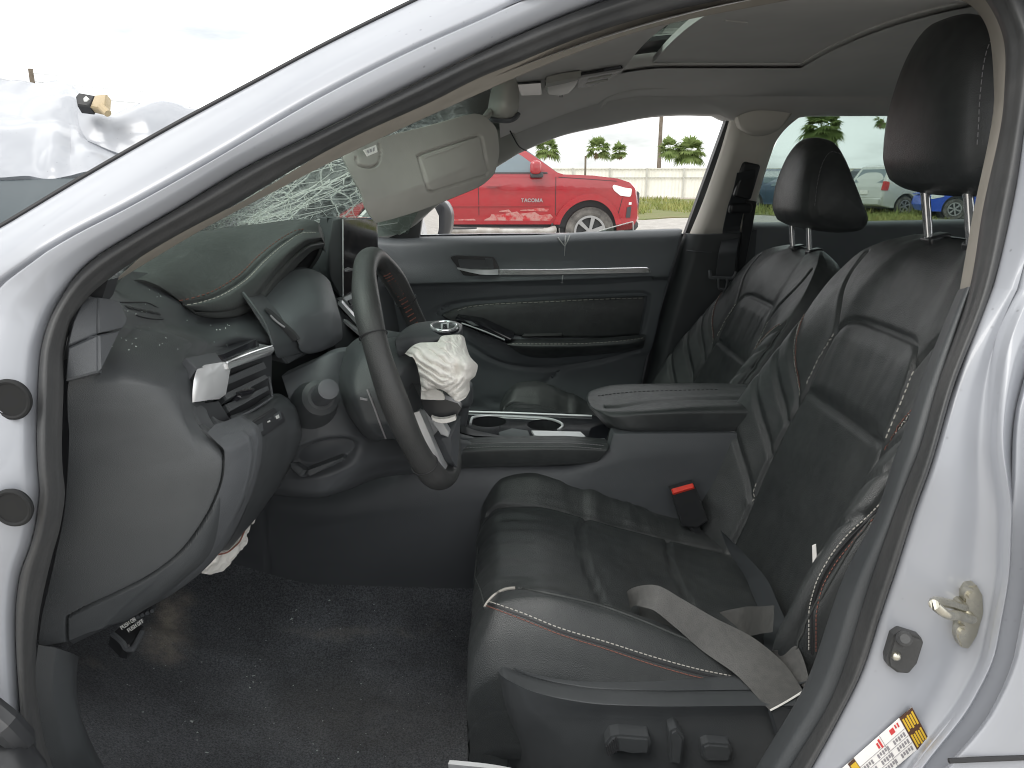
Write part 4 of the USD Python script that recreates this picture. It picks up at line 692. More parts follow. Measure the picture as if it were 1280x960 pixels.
# passenger front door
BY = 1.69
rows = [[(440, 292, BY), (500, 298, BY), (540, 297, BY), (662, 295.5, BY), (740, 291, BY), (820, 288, BY), (853, 287, BY)], [(440, 300, 1.655), (500, 306, 1.655), (540, 305, 1.655), (662, 303, 1.655), (740, 299, 1.655), (820, 296, 1.655), (851, 295, 1.66)],
        [(440, 330, 1.645), (500, 330, 1.645), (540, 329, 1.645), (662, 327, 1.64), (740, 323, 1.64), (820, 319, 1.64), (845, 318, 1.645)], [(440, 355, 1.625), (500, 355, 1.625), (540, 354, 1.625), (662, 351, 1.62), (740, 349, 1.62), (815, 345, 1.62), (837, 344, 1.63)],
        [(440, 362, 1.66), (500, 361, 1.66), (540, 360, 1.66), (662, 358, 1.66), (740, 356, 1.66), (814, 352, 1.66), (835, 351, 1.66)], [(440, 385, 1.665), (500, 384, 1.665), (540, 382, 1.665), (662, 378, 1.66), (740, 372, 1.66), (806, 370, 1.66), (830, 369, 1.665)],
        [(440, 430, 1.67), (500, 430, 1.67), (540, 430, 1.66), (662, 440, 1.64), (740, 440, 1.64), (800, 436, 1.65), (815, 434, 1.665)], [(440, 470, 1.67), (500, 468, 1.67), (540, 465, 1.665), (662, 470, 1.66), (740, 458, 1.655), (795, 450, 1.66), (808, 448, 1.67)],
        [(440, 540, 1.67), (500, 540, 1.67), (540, 540, 1.67), (662, 540, 1.66), (740, 540, 1.655), (795, 530, 1.66), (798, 520, 1.67)], [(440, 640, 1.67), (500, 640, 1.67), (540, 640, 1.67), (662, 640, 1.66), (740, 640, 1.655), (795, 640, 1.66), (798, 640, 1.67)]]
G = grid(px(rows), 130, 130)
G = groove(G, [[(500, 358), (525, 357.5), (662, 354), (815, 348)]], 1.6, .012)
G = groove(G, [[(546, 391), (560, 383), (585, 378), (640, 374), (740, 369), (806, 367), (811, 370), (806, 400), (799, 428)], [(545, 413), (587, 432), (610, 447), (640, 458), (680, 461), (720, 456), (760, 449), (798, 438)], [(560, 512), (620, 502), (655, 494), (676, 482), (706, 459)]], 2.2, .010)
fd = part('front_door', shell(G, (0, .05, 0)), 'plastic_door', car, label='inside of the passenger front door, dark plastic with bright strip')
GM = trimesh.Trimesh(G.reshape(-1, 3), tri(qfaces(130, 130)), process=False)
part('outer_skin', shell(grid([[(-.55, 1.80, .99), (.1, 1.80, 1.0), (.62, 1.80, 1.0)], [(-.55, 1.86, .85), (.1, 1.87, .85), (.62, 1.87, .85)], [(-.55, 1.85, .3), (.1, 1.85, .3), (.62, 1.85, .3)]], 16, 16), (0, -.03, 0)), 'paint_white', fd)
part('trim_strip', cat([shell(grid(px([[(624, 337, 1.6245), (700, 336.2, 1.6215), (806, 334, 1.6215), (813, 339.5, 1.6225)], [(624, 343.5, 1.6205), (700, 342.8, 1.6175), (806, 340.8, 1.6175), (814, 340.2, 1.6220)]]), 30, 5), (0, .012, 0))]), 'chrome', fd)
part('handle_bezel', plate([(562, 321), (571, 319.5), (617, 321.5), (624, 334), (624, 345), (600, 347.5), (580, 345)], 1.628, 1.66, .004, .002), 'plastic_black', fd)
part('handle_recess', plate([(572, 324), (606, 325), (610, 338), (600, 339), (585, 337), (575, 335)], 1.624, 1.66, .003, .001), 'plastic_dark', fd)
part('door_handle', cat([shell(grid(px([[(571, 334.5, 1.620), (590, 337, 1.612), (605, 337.5, 1.610), (623, 337, 1.618)], [(572, 336.5, 1.620), (590, 341, 1.612), (605, 343.5, 1.610), (623, 343.6, 1.618)]]), 20, 6), (0, .012, 0))]), 'bright_trim', fd)
part('lock_knob', plate([(606, 323), (616, 324), (617, 336), (609, 336)], 1.618, 1.64, .002, .001), 'plastic_dark', fd)
ins = grid(px([[(552, 394, 1.650), (590, 382, 1.648), (660, 377, 1.646), (740, 373, 1.646), (806, 371, 1.648)], [(565, 402, 1.640), (600, 397, 1.638), (660, 395, 1.636), (740, 392, 1.636), (803, 392, 1.64)], [(600, 410, 1.648), (630, 417, 1.644), (680, 422, 1.64), (740, 422, 1.64), (799, 418, 1.648)]]), 50, 24)
part('door_insert', shell(ins, (0, .03, 0)), 'leather', fd)
sl = drape([(572, 388), (585, 384), (620, 380), (680, 377.5), (740, 374.5), (806, 372.5)], cat([GM, trimesh.Trimesh(ins.reshape(-1, 3), tri(qfaces(24, 50)), process=False)]), .002, 80)
part('stitching', dashes(sl, .016, .7, .0009), 'stitch_white', fd, smooth=False, kind='stuff')
arm = grid(px([[(629, 427, 1.655), (660, 424.5, 1.655), (720, 424, 1.655), (780, 421, 1.655), (808, 418, 1.66)], [(631, 428, 1.60), (660, 427, 1.595), (720, 427, 1.59), (780, 424, 1.59), (807, 421, 1.61)], [(634, 431, 1.585), (662, 433, 1.575), (720, 433, 1.57), (780, 430, 1.57), (806, 426, 1.60)], [(645, 439, 1.60), (668, 442, 1.59), (720, 441, 1.585), (780, 436, 1.585), (805, 431, 1.61)], [(660, 445, 1.65), (680, 448, 1.65), (720, 446, 1.65), (780, 440, 1.65), (804, 434, 1.655)]]), 60, 30)
am = part('armrest', shell(arm, (0, .02, 0)), 'leather', fd)
AM = trimesh.Trimesh(arm.reshape(-1, 3), tri(qfaces(30, 60)), process=False)
part('stitching', dashes(drape([(640, 429.5), (700, 430), (760, 427.5), (806, 422)], AM, .001, 60), .011, .6, .0007), 'stitch_white', am, smooth=False, kind='stuff')
sp = part('switch_panel', slab([(569, 399, 1.60), (600, 405, 1.585), (640, 424, 1.585), (630, 428, 1.585), (600, 414, 1.585), (572, 404, 1.60)], .05, .002), 'gloss_black', fd)
part('bright_edge', tube(chord([P(577, 404, 1.582), P(600, 412, 1.578), P(631, 425, 1.574)], 14), .0022, 6), 'satin_metal', sp)
part('window_switch', cat([slab([(580, 400.5, 1.585), (588, 401, 1.58), (598, 407, 1.575), (591, 407, 1.575)], .012, .001)]), 'plastic_dark', sp)
part('pull_slot', slab([(655, 417, 1.63), (704, 416, 1.63), (702, 419.5, 1.625), (652, 420.5, 1.625)], .01, .001), 'print_dark', fd)
look('dried_splash', (0.55, 0.56, 0.55), 0.7)
sp_ = [[(707, 295), (706, 312), (705.5, 320)], [(697, 297), (702, 303), (706, 308)], [(712, 295), (709, 302), (706, 308)], [(703.5, 344), (702.5, 353)], [(701, 353), (704, 353.5)]]
part('dried_drip', cat([tube(drape(l, GM, .0015, 12), np.interp(np.linspace(0, 1, 12), [0, .5, 1], [.0022, .0016, .001]), 5) for l in sp_]), 'dried_splash', fd, label='dried pale drip running down the door trim')
# broken glass left in the window slot
part('window_shard', shell(grid(px([[(744, 290.5, 1.735), (760, 290, 1.735), (791, 289, 1.735)], [(770, 283, 1.74), (778, 281, 1.74), (791, 277, 1.74)]]), 8, 6), (0, .004, 0)), 'glass_tinted', fd)
part('shard_edge', tube(chord([P(744, 290, 1.735), P(765, 284, 1.735), P(791, 277, 1.735), P(791.5, 289, 1.735)], 24), .0014, 5), 'crack', fd)
# window frame (black) along the rear edge, sail triangle and door mirror
part('window_frame', cat([shell(grid([[S(909, 147, .06, True), S(890, 200, .06, True), S(855, 296, .06, True)], [S(918, 149, .075, True), S(899, 200, .075, True), S(864, 296, .075, True)]], 20, 6), (0, .03, 0))]), 'rubber', fd)
part('frame_bead', tube(chord([S(912, 149, .052, True), S(893, 200, .052, True), S(858, 296, .052, True)], 20), .0022, 6), 'satin_metal', fd)
part('mirror_sail', slab([(470, 300, 1.70), (508, 263, 1.70), (530, 258, 1.71), (524, 298, 1.70)], .03, .002), 'plastic_black', fd)
part('sail_strip', slab([(500, 268, 1.695), (505, 265, 1.695), (507, 290, 1.695), (501, 292, 1.695)], .006, .001), 'label_white', fd)
mm = part('door_mirror', shell(grid(px([[(520, 262, 1.93), (535, 253, 1.97), (552, 251, 2.02), (560, 256, 2.05)], [(519, 275, 1.93), (540, 270, 1.99), (557, 262, 2.02), (565, 270, 2.05)], [(521, 290, 1.93), (540, 290, 1.99), (556, 285, 2.02), (564, 284, 2.05)], [(523, 300, 1.93), (540, 301, 1.99), (553, 300, 2.02), (560, 297, 2.05)]]), 24, 24), (0, .10, 0)), 'plastic_black', fd)
part('mirror_glass', slab([(523, 264, 1.900), (533, 256, 1.925), (541, 254, 1.945), (549, 270, 1.965), (549, 284, 1.965), (546, 300, 1.957), (526, 299, 1.908)], .006, .001), 'mirror_glass', mm)
# centre pillar, passenger side
bp = part('centre_pillar', shell(grid([[S(914, 150, .085, True), S(935, 143, .11, True), S(975, 143, .11, True), S(999, 147, .085, True)], [S(905, 180, .085, True), S(925, 178, .12, True), S(950, 178, .12, True), S(967, 184, .09, True)], [S(884, 240, .085, True), S(905, 240, .125, True), S(935, 240, .125, True), S(950, 238, .09, True)], [S(861, 298, .085, True), S(880, 299, .13, True), S(920, 299, .13, True), S(936, 296, .09, True)]], 30, 40), (0, .03, 0)), 'pillar_cloth', car)
part('pillar_cap', shell(grid([[S(922, 146, .128, True), S(950, 138, .14, True), S(990, 142, .13, True)], [S(925, 158, .135, True), S(945, 165, .15, True), S(976, 160, .135, True)], [S(927, 163, .12, True), S(948, 170, .13, True), S(968, 165, .12, True)]], 24, 18), (0, .03, 0)), 'pillar_cloth', bp)
part('lower_trim', shell(grid(px([[(858, 292, 1.66), (880, 293, 1.62), (920, 292, 1.62), (948, 286, 1.66)], [(845, 335, 1.67), (865, 337, 1.62), (910, 337, 1.62), (945, 330, 1.66)], [(815, 440, 1.69), (835, 442, 1.62), (890, 440, 1.62), (940, 430, 1.66)], [(790, 560, 1.69), (815, 560, 1.60), (890, 560, 1.60), (940, 560, 1.66)]]), 30, 50), (0, .03, 0)), 'plastic_soft', bp)
part('trim_lip', tube(chord([P(858, 313, 1.635), P(875, 315, 1.612), P(890, 315.5, 1.61)], 10), .002, 6), 'plastic_dark', bp)
bs = [S(u, v, o, True) for u, v, o in [(933, 214, .155), (928, 235, .16), (920, 260, .165), (914, 290, .17)]] + [P(909, 320, 1.55), P(906, 350, 1.545)]
be = part('seat_belt', ribbon(chord(bs, 40), np.array([[.024, 0, .004]] * 40), (0, .003, 0)), 'webbing_dark', car)
part('belt_guide', rbox((.05, .02, .095), .008, S(933, 226, .15, True), rotm(.22, [0, 1, 0])), 'plastic_black', be)
part('guide_collar', rbox((.066, .025, .03), .01, S(925, 260, .165, True)), 'plastic_black', be)
tg = chord([P(887, 338, 1.525), P(888, 347, 1.52), P(897, 347, 1.52), P(915, 348, 1.52), P(920, 340, 1.525)], 24)
part('buckle_tongue', cat([tube(tg, .0045, 8), tube(chord([P(898, 348, 1.518), P(899, 361, 1.515), P(906, 362, 1.515), P(909, 352, 1.515), P(907, 348, 1.518)], 20), .0032, 8)]), 'plastic_dark', be)
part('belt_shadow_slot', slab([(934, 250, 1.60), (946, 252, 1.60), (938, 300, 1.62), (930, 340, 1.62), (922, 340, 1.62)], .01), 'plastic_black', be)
# passenger rear door, glass and rear cabin
rd2 = part('rear_door', shell(grid(px([[(940, 279, 1.69), (1000, 278.5, 1.69), (1110, 277, 1.69), (1330, 272, 1.69)], [(935, 286, 1.655), (1000, 286, 1.655), (1110, 285, 1.655), (1330, 282, 1.655)], [(930, 350, 1.66), (1000, 350, 1.65), (1110, 350, 1.65), (1330, 350, 1.65)], [(900, 560, 1.66), (1000, 560, 1.66), (1110, 560, 1.66), (1330, 560, 1.66)]]), 40, 40), (0, .05, 0)), 'plastic_door', car)
part('outer_skin', shell(grid([[(.63, 1.80, 1.0), (1.5, 1.78, 1.02)], [(.63, 1.87, .85), (1.5, 1.86, .85)], [(.63, 1.85, .3), (1.5, 1.85, .3)]], 10, 16), (0, -.03, 0)), 'paint_white', rd2)
part('side_window', shell(grid([[S(934, 300, .03, True), S(1110, 300, .03, True), S(1400, 300, .03, True)], [S(950, 230, .03, True), S(1110, 220, .03, True), S(1400, 220, .03, True)], [S(990, 140, .03, True), S(1110, 138, .03, True), S(1400, 140, .03, True)]], 20, 12), (0, .004, 0)), 'glass_tinted', rd2)
rear = part('rear_seat', shell(grid([[(1.05, .25, .30), (1.05, .9, .30), (1.05, 1.6, .30)], [(1.0, .25, .52), (1.0, .9, .53), (1.0, 1.6, .52)], [(1.1, .25, .56), (1.1, .9, .57), (1.1, 1.6, .56)], [(1.38, .25, .50), (1.38, .9, .51), (1.38, 1.6, .50)], [(1.5, .25, .75), (1.5, .9, .76), (1.5, 1.6, .75)], [(1.60, .25, 1.0), (1.60, .9, 1.02), (1.60, 1.6, 1.0)], [(1.68, .25, 1.01), (1.68, .9, 1.03), (1.68, 1.6, 1.01)]], 40, 60), (.04, 0, -.04)), 'leather', car)
part('parcel_shelf', cbox((1.66, .2, .95), (2.1, 1.65, .99), .01), 'plastic_dark', car)
part('rear_window', shell(grid([[(2.15, .28, 1.0), (2.2, .9, 1.0), (2.15, 1.57, 1.0)], [(1.68, .35, 1.34), (1.7, .9, 1.38), (1.68, 1.5, 1.34)]], 10, 8), (.004, 0, .004)), 'glass_tinted', car)
for y, s in ((.2, 1), (1.65, -1)):
    part('quarter_panel', cat([hull([(1.48, y, .98), (1.62, y + s * .16, 1.38), (1.78, y + s * .16, 1.36), (2.3, y, .98), (1.48, y + s * .03, .98), (1.62, y + s * .19, 1.38), (1.78, y + s * .19, 1.36), (2.3, y + s * .03, .98)]), shell(grid([[(1.5, y - s * .19, .97), (2.4, y - s * .15, .97)], [(1.5, y - s * .2, .6), (2.4, y - s * .16, .6)], [(1.98, y - s * .19, .3), (2.4, y - s * .12, .35)]], 12, 12), (0, s * .02, 0)), hull([(1.5, y - s * .19, .97), (2.4, y - s * .15, .97), (2.4, y + s * .05, .98), (1.5, y + s * .05, .98), (1.5, y, .93), (2.4, y, .93)])]), 'paint_white', car)
part('trunk_lid', cat([cbox((2.1, .22, .95), (2.5, 1.63, 1.0), .02), cbox((2.4, .1, .35), (2.5, 1.75, .97), .02)]), 'paint_white', car)
# ---------------------------------------------------------------- front seats: one design, built for the driver, reclined and shifted for the passenger
YS = 0.56
ROWS = [(.44, .385, .20, .03, .12), (.50, .403, .228, .055, .13), (.56, .424, .252, .078, .13), (.63, .446, .266, .086, .13), (.70, .468, .268, .080, .13), (.78, .493, .264, .062, .125), (.86, .518, .257, .036, .12),
        (.92, .538, .250, .016, .115), (.97, .556, .238, .005, .105), (1.01, .576, .216, 0, .09), (1.042, .598, .183, 0, .065), (1.062, .620, .135, 0, .035), (1.072, .640, .085, 0, .010)]
def back_section(r):
    z, xc, W, B, T = r; h = [(0, .012), (.28, .010), (.50, .0), (.60, -.10 * B - .001), (.72, -.50 * B), (.83, -.86 * B), (.91, -1.0 * B), (.97, -.78 * B), (1.01, -.3 * B), (1.03, .25 * T), (.99, .70 * T), (.85, T)]
    k = [(s * W, xc + f, z) for s, f in h]; b = [(-y, x, zz) for y, x, zz in k[1:]][::-1]
    return [(x, YS + y, zz) for y, x, zz in b + k]
NUB = 241
BG = idx(np.array([idx(np.array(back_section(r)), NUB) for r in ROWS]), 150)
sz = np.stack([np.abs(BG[..., 1] - YS), BG[..., 2]], -1); front = np.zeros(NUB, bool); front[20:221] = True
def sink(Gr, lines, w, d, n, coord, mask=None):
    Dm = np.zeros(Gr.shape[:2])
    for l in lines: Dm = np.maximum(Dm, np.exp(-(segdist(coord, chord(np.array(l, float), 30)) / w) ** 2))
    if mask is not None: Dm = Dm * mask
    return Gr - n * (Dm * d)[..., None]
HORSE = [[(0, .938), (.075, .938), (.108, .930), (.124, .905), (.133, .86), (.137, .807)], [(0, .800), (.07, .801), (.137, .807)], [(.137, .807), (.148, .74), (.153, .66), (.150, .58), (.142, .50)], [(.124, .905), (.145, .945), (.168, .980), (.178, 1.012), (.176, 1.035)]]
QUILT = [[(.245, .915), (.20, .86), (.150, .785), (.147, .775)], [(.252, .875), (.20, .815), (.152, .745)], [(.256, .825), (.21, .77), (.155, .68)], [(.262, .765), (.215, .705), (.157, .60)]]
EDGE = [[(.246, .925), (.252, .86), (.258, .78), (.260, .70), (.256, .62), (.240, .54), (.225, .49)]]
bn = np.cross(np.gradient(BG, axis=1), np.gradient(BG, axis=0)); bn /= np.maximum(np.linalg.norm(bn, axis=-1, keepdims=True), 1e-9)
mid = bn[:, NUB // 2].mean(0)
if mid[0] > 0: bn = -bn
fm = front[None, :] * 1.0
B2 = sink(BG, HORSE, .0035, .0075, bn, sz, fm); B2 = sink(B2, QUILT, .0035, .0060, bn, sz, fm); B2 = sink(B2, EDGE, .0025, .0035, bn, sz, fm)
# soft padding: the horseshoe panel stands a little proud, leather is never quite flat
pad = np.clip((sz[..., 1] - .805) / .02, 0, 1) * np.clip((.936 - sz[..., 1]) / .03, 0, 1) * np.clip((.130 - sz[..., 0]) / .03, 0, 1)
B2 = B2 + bn * ((pad * .006) * fm + (meshkit.fbm(BG * 14.0, 3, 9) - .5) * .004 * fm)[..., None]
wr = meshkit.fbm(np.stack([BG[..., 0] * 5, BG[..., 1] * 45, BG[..., 2] * 9], -1), 3, 4) - .5
low = np.clip((.80 - BG[..., 2]) / .1, 0, 1) * np.clip((.15 - sz[..., 0]) / .05, 0, 1)
B2 = B2 + bn * (wr * .0035 * fm * (low + pad))[..., None]
# cushion: stations along its length
CROWS = [(-.005, .44, 0, .255), (-.035, .475, 0, .262), (-.055, .515, .002, .264), (-.058, .548, .005, .264), (-.045, .578, .012, .264), (-.015, .598, .026, .266), (.04, .599, .034, .270), (.127, .577, .032, .272), (.20, .555, .026, .272), (.275, .535, .012, .270), (.35, .517, .004, .262), (.44, .498, -.01, .25)]
def cush_section(r):
    x, z, b, W = r; side_ = max(z - .10, .42)
    h = [(0, 0, 0), (.28, 0, 0), (.50, -.006, 0), (.57, -.012, 0), (.64, b * .2 - .004, 0), (.75, b * .8, 0), (.85, b, 0), (.94, b * .35 - .006, 0), (.995, -.028, .0), (1.03, -.062, .0), (1.03, -.10, .0), (.98, -.14, 0.0)]
    k = [(s * W, x + dx, z + dz) for s, dz, dx in h]; bb = [(-y, xx, zz) for y, xx, zz in k[1:]][::-1]
    return [(xx, YS + y, zz) for y, xx, zz in bb + k]
NUC = 201
CG = idx(np.array([idx(np.array(cush_section(r)), NUC) for r in CROWS]), 150)
cn = np.cross(np.gradient(CG, axis=1), np.gradient(CG, axis=0)); cn /= np.maximum(np.linalg.norm(cn, axis=-1, keepdims=True), 1e-9)
if cn[90, NUC // 2][2] < 0: cn = -cn
xs_ = np.stack([CG[..., 0], np.abs(CG[..., 1] - YS)], -1); cm = np.zeros(NUC); cm[14:187] = 1; top = (np.arange(150) > 52)[:, None] * cm[None]
C2_ = sink(CG, [[(-.045, .157), (.0, .153), (.1, .152), (.2, .152), (.30, .150), (.44, .145)], [(.112, 0), (.118, .08), (.135, .153)], [(.262, 0), (.268, .08), (.283, .152)]], .0035, .008, cn, xs_, top)
fr = np.clip((.10 - CG[..., 0]) / .08, 0, 1) * np.clip((.16 - xs_[..., 1]) / .06, 0, 1)
wv = meshkit.fbm(np.stack([CG[..., 0] * 13, CG[..., 1] * 52, CG[..., 2] * 6], -1), 3, 21) - .5
bol = np.clip((xs_[..., 1] - .15) / .02, 0, 1) * np.clip((.25 - xs_[..., 1]) / .02, 0, 1) * np.clip((CG[..., 0] - .05) / .08, 0, 1)
wb_ = meshkit.fbm(np.stack([CG[..., 0] * 46, CG[..., 1] * 7, CG[..., 2] * 7], -1), 3, 33) - .5
seat_mid = np.clip((CG[..., 0] - .1) / .04, 0, 1) * np.clip((.15 - xs_[..., 1]) / .04, 0, 1)
wm_ = meshkit.fbm(np.stack([CG[..., 0] * 30, CG[..., 1] * 22, CG[..., 2] * 9], -1), 4, 51) - .5
C2_ = C2_ + cn * (cm[None] * (fr * wv * .017 + bol * wb_ * .011 * (CG[..., 1] > YS) + bol * wb_ * .002 + seat_mid * wm_ * .007))[..., None]
# headrest: profile in the seat's side view, narrowing towards its flanks
HP = [(.566, 1.150), (.552, 1.185), (.549, 1.24), (.554, 1.30), (.566, 1.345), (.580, 1.361), (.598, 1.357), (.615, 1.330), (.637, 1.275), (.664, 1.210), (.685, 1.155), (.678, 1.138), (.640, 1.130), (.592, 1.137)]
hp = chord(np.array([(x, 0, z) for x, z in HP]), 96, True); hc = np.array([.612, 0, 1.22]); HS = []
for s in np.linspace(-1, 1, 61):
    k = max(1e-3, 1 - min(1, abs(s)) ** 5.0) ** .38; kk = k * (1 - .05 * s * s); q = hc + (hp - hc) * np.array([kk, 1, kk * .2 + .8 * k]); q = q + [0.012 * s * s, 0, 0]
    d = np.exp(-((abs(s) - .86) / .018) ** 2) * .004; q = hc + (q - hc) * (1 - d / np.linalg.norm(q - hc, axis=1, keepdims=True)); q[:, 1] = YS + s * .134; q[:, 1] = YS + (q[:, 1] - YS) * (1 - .34 * np.clip((q[:, 2] - 1.19) / .17, 0, 1) ** 1.8); HS.append(q)
def build_seat(T, label, driver):
    fix_ = T[:3, :3] @ np.array([.566, YS, 1.15]) + T[:3, 3]; TH = np.eye(4)
    if not driver: TH = trimesh.transformations.translation_matrix(fix_ + [.012, 0, -.022]) @ np.diag([1.28, 1, .90, 1]) @ trimesh.transformations.translation_matrix(-fix_)
    tf = lambda m: (lambda c: (c.apply_transform(T), c)[1])(m.copy())
    pt = lambda p: (np.asarray(p, float) @ T[:3, :3].T) + T[:3, 3]
    bk = tf(wrapshell(B2)); seat = part('front_seat', bk, 'leather', car, smooth=60, label=label)
    cu = tf(shell(C2_, (0, 0, -.05)))
    part('seat_cushion', cu, 'leather', seat, smooth=60)
    hr = tf(wrapshell(np.array(HS))); hr.apply_transform(TH); part('headrest', hr, 'leather', seat, smooth=50)
    for s in (-.055, .055):
        part('headrest_post', tube(pt([(.640, YS + s, 1.02), (.606, YS + s, 1.17)]), .0065, 12), 'chrome', seat)
        part('post_collar', tf(rbox((.034, .034, .016), .006, (.640 + .0, YS + s, 1.066), rotm(-.25, [0, 1, 0]))), 'plastic_black', seat)
    # stitches: white cords beside the seams, red thread down the bolster's joint
    def on_back(l, lift=.0025, sgn=1):
        o = []
        for s, z in chord(np.array(l, float), 50):
            i = int(np.argmin(np.abs(BG[:, NUB // 2, 2] - z))); row = B2[i]; h = row[NUB // 2:221] if sgn > 0 else row[20:NUB // 2 + 1][::-1]
            j = int(np.argmin(np.abs(np.abs(h[:, 1] - YS) - s))); o.append(h[j] + [-lift, 0, 0])
        return pt(np.array(o)[::1])
    for sg_ in (1, -1):
        part('stitching', cat([dashes(on_back([(.240, .922), (.2, .868), (.157, .798), (.151, .79)], .001, sg_), .008, .6, .0007), dashes(on_back([(.130, .905), (.139, .86), (.143, .812)], .001, sg_), .010, .6, .0010), dashes(on_back([(.158, .63), (.156, .59)], .001, sg_), .010, .6, .0009)]), 'stitch_white', seat, smooth=False, kind='stuff')
        part('stitching', dashes(on_back([(.236, .922), (.196, .868), (.153, .80)], .001, sg_), .008, .7, .0007), 'stitch_red', seat, smooth=False, kind='stuff')
        part('seam_cord', tube(np.array([p for p in on_back(EDGE[0], .002, sg_)])[2:], .0011, 5), 'leather_worn', seat)
    hs = np.array(HS); 
    part('stitching', cat([dashes(trimesh.transform_points(pt(hs[k][6:52] + [0, e, 0]), TH), .009, .65, .0006) for k, e in ((4, -.003), (56, .003))]), 'print_grey', seat, smooth=False, kind='stuff')
    return seat, bk, cu
Td = np.eye(4)
dseat, DB, DC = build_seat(Td, 'black leather driver seat', True)
Tp = trimesh.transformations.translation_matrix((.018, .73, -.055)) @ rotm(math.radians(4.5), [0, 1, 0], (.42, YS, .50))
pseat, PB, PC_ = build_seat(Tp, 'black leather front passenger seat', False)
# driver's cushion: piping, worn corner, red and white stitching, plastic side shield and its switches
ln = lambda l, lift=.0012, n=90, m=DC: drape(l, m, lift, n)
part('stitching', dashes(ln([(612, 752), (650, 765), (700, 785), (760, 803), (820, 822), (880, 838), (935, 848)]), .0065, .62, .0008), 'stitch_white', dseat, smooth=False, kind='stuff')
part('stitching', dashes(ln([(608, 757), (650, 773), (700, 793), (760, 812), (820, 832), (880, 848), (935, 857)]), .006, .8, .0007), 'stitch_red', dseat, smooth=False, kind='stuff')
part('seam_cord', tube(ln([(610, 754.5), (650, 769), (700, 789), (760, 807.5), (820, 827), (880, 843), (935, 853)], .0003), .0013, 5), 'print_dark', dseat)
part('piping', tube(ln([(648, 735), (700, 745), (750, 757), (800, 775), (850, 796), (885, 810)], .0005), .0018, 6), 'leather_worn', dseat)
part('worn_cord', tube(ln([(606, 759), (612, 750), (621, 742), (634, 736), (644, 735)], .001, 24), .0024, 6), 'stitch_white', dseat, label='frayed pale cord at the front corner of the cushion')
part('piping', tube(ln([(606, 760), (601, 740), (592, 715), (590, 690), (594, 668), (602, 650)], .0005, 40), .0014, 6), 'leather_worn', dseat)
part('stitching', cat([dashes(ln([(1107, 622), (1085, 645), (1060, 668), (1035, 700), (1018, 735), (1011, 770), (1011, 815)], .0012, 90, DB), .006, .6, .0008)]), 'stitch_white', dseat, smooth=False, kind='stuff')
part('stitching', cat([dashes(ln([(1104, 636), (1085, 655), (1065, 678), (1042, 708), (1026, 740), (1020, 775), (1020, 818)], .0012, 90, DB), .006, .6, .0007)]), 'stitch_red', dseat, smooth=False, kind='stuff')
part('seam_cord', tube(ln([(1106, 629), (1085, 650), (1062, 673), (1038, 704), (1022, 737), (1015, 772), (1015, 817)], .0002, 90, DB), .0014, 5), 'print_dark', dseat)
part('side_tag', slab([(1015, 683, .335), (1020, 681, .333), (1021, 700, .333), (1019, 715, .334), (1016, 712, .335)], .003), 'label_white', dseat)
rows = [[(606, 792, .44), (612, 800, .40), (626, 816, .33), (650, 836, .31), (690, 848, .305), (760, 855, .302), (840, 858, .302), (940, 857, .302), (985, 856, .302)], [(606, 806, .42), (613, 818, .36), (630, 836, .285), (660, 850, .270), (700, 859, .266), (760, 866, .263), (840, 869, .263), (940, 868, .263), (990, 868, .263)],
        [(606, 815, .39), (614, 828, .32), (635, 850, .262), (665, 864, .250), (705, 874, .246), (760, 881, .243), (840, 883, .243), (940, 882, .243), (1000, 882, .243)], [(612, 850, .39), (620, 865, .32), (642, 885, .268), (672, 896, .26), (710, 899, .258), (760, 899, .256), (840, 899, .256), (940, 899, .256), (1005, 899, .256)],
        [(620, 900, .39), (630, 915, .33), (655, 930, .278), (690, 935, .262), (716, 937, .254), (760, 938, .252), (840, 938, .252), (940, 938, .252), (1010, 938, .252)], [(628, 950, .39), (642, 960, .33), (668, 968, .282), (700, 972, .262), (725, 975, .252), (780, 978, .25), (840, 978, .25), (940, 978, .25), (1010, 978, .25)], [(640, 1040, .39), (660, 1050, .33), (690, 1050, .29), (720, 1050, .27), (760, 1050, .265), (800, 1050, .262), (860, 1050, .262), (940, 1050, .262), (1010, 1050, .262)]]
SG = grid(px(rows), 110, 70); SGm = trimesh.Trimesh(SG.reshape(-1, 3), tri(qfaces(70, 110)), process=False)
shd = part('side_shield', shell(SG, (0, .03, 0)), 'plastic_soft', dseat)
part('recline_switch', cat([plate([(757, 931), (764, 922), (775, 920), (812, 923), (814, 930), (811, 943), (790, 944), (776, 941), (764, 946), (758, 942)], .234, .258, .002, .003)]), 'plastic_soft', shd)
part('switch_rib', cat([tube([P(758 + 2.4 * i, 933 - 2.2 * i, .2335), P(761 + 2.4 * i, 944 - 1.2 * i, .2335)], .0014, 5) for i in range(6)]), 'plastic_black', shd)
part('seat_switch', plate([(837, 916), (846, 911), (856, 924), (852, 958), (838, 955)], .234, .258, .003, .003), 'plastic_soft', shd)
part('lumbar_switch', plate([(878, 933), (886, 930), (913, 932), (916, 940), (912, 953), (884, 953), (877, 946)], .238, .258, .003, .003), 'plastic_soft', shd)
part('seat_rail', cat([slab([(588, 763, .62), (596, 764, .60), (598, 795, .60), (587, 790, .62)], .05, .003), cbox((-.02, .33, .27), (.40, .37, .31), .004), cbox((-.02, .75, .27), (.40, .79, .31), .004), cbox((.02, .34, .30), (.38, .37, .45), .004), cbox((.02, .75, .30), (.38, .78, .45), .004)]), 'plastic_black', dseat)
part('seat_rail', cat([cbox((.0, 1.06, .27), (.42, 1.10, .31), .004), cbox((.0, 1.48, .27), (.42, 1.52, .31), .004), cbox((.04, 1.06, .30), (.40, 1.09, .40), .004), cbox((.04, 1.48, .30), (.40, 1.51, .40), .004)]), 'plastic_black', pseat)
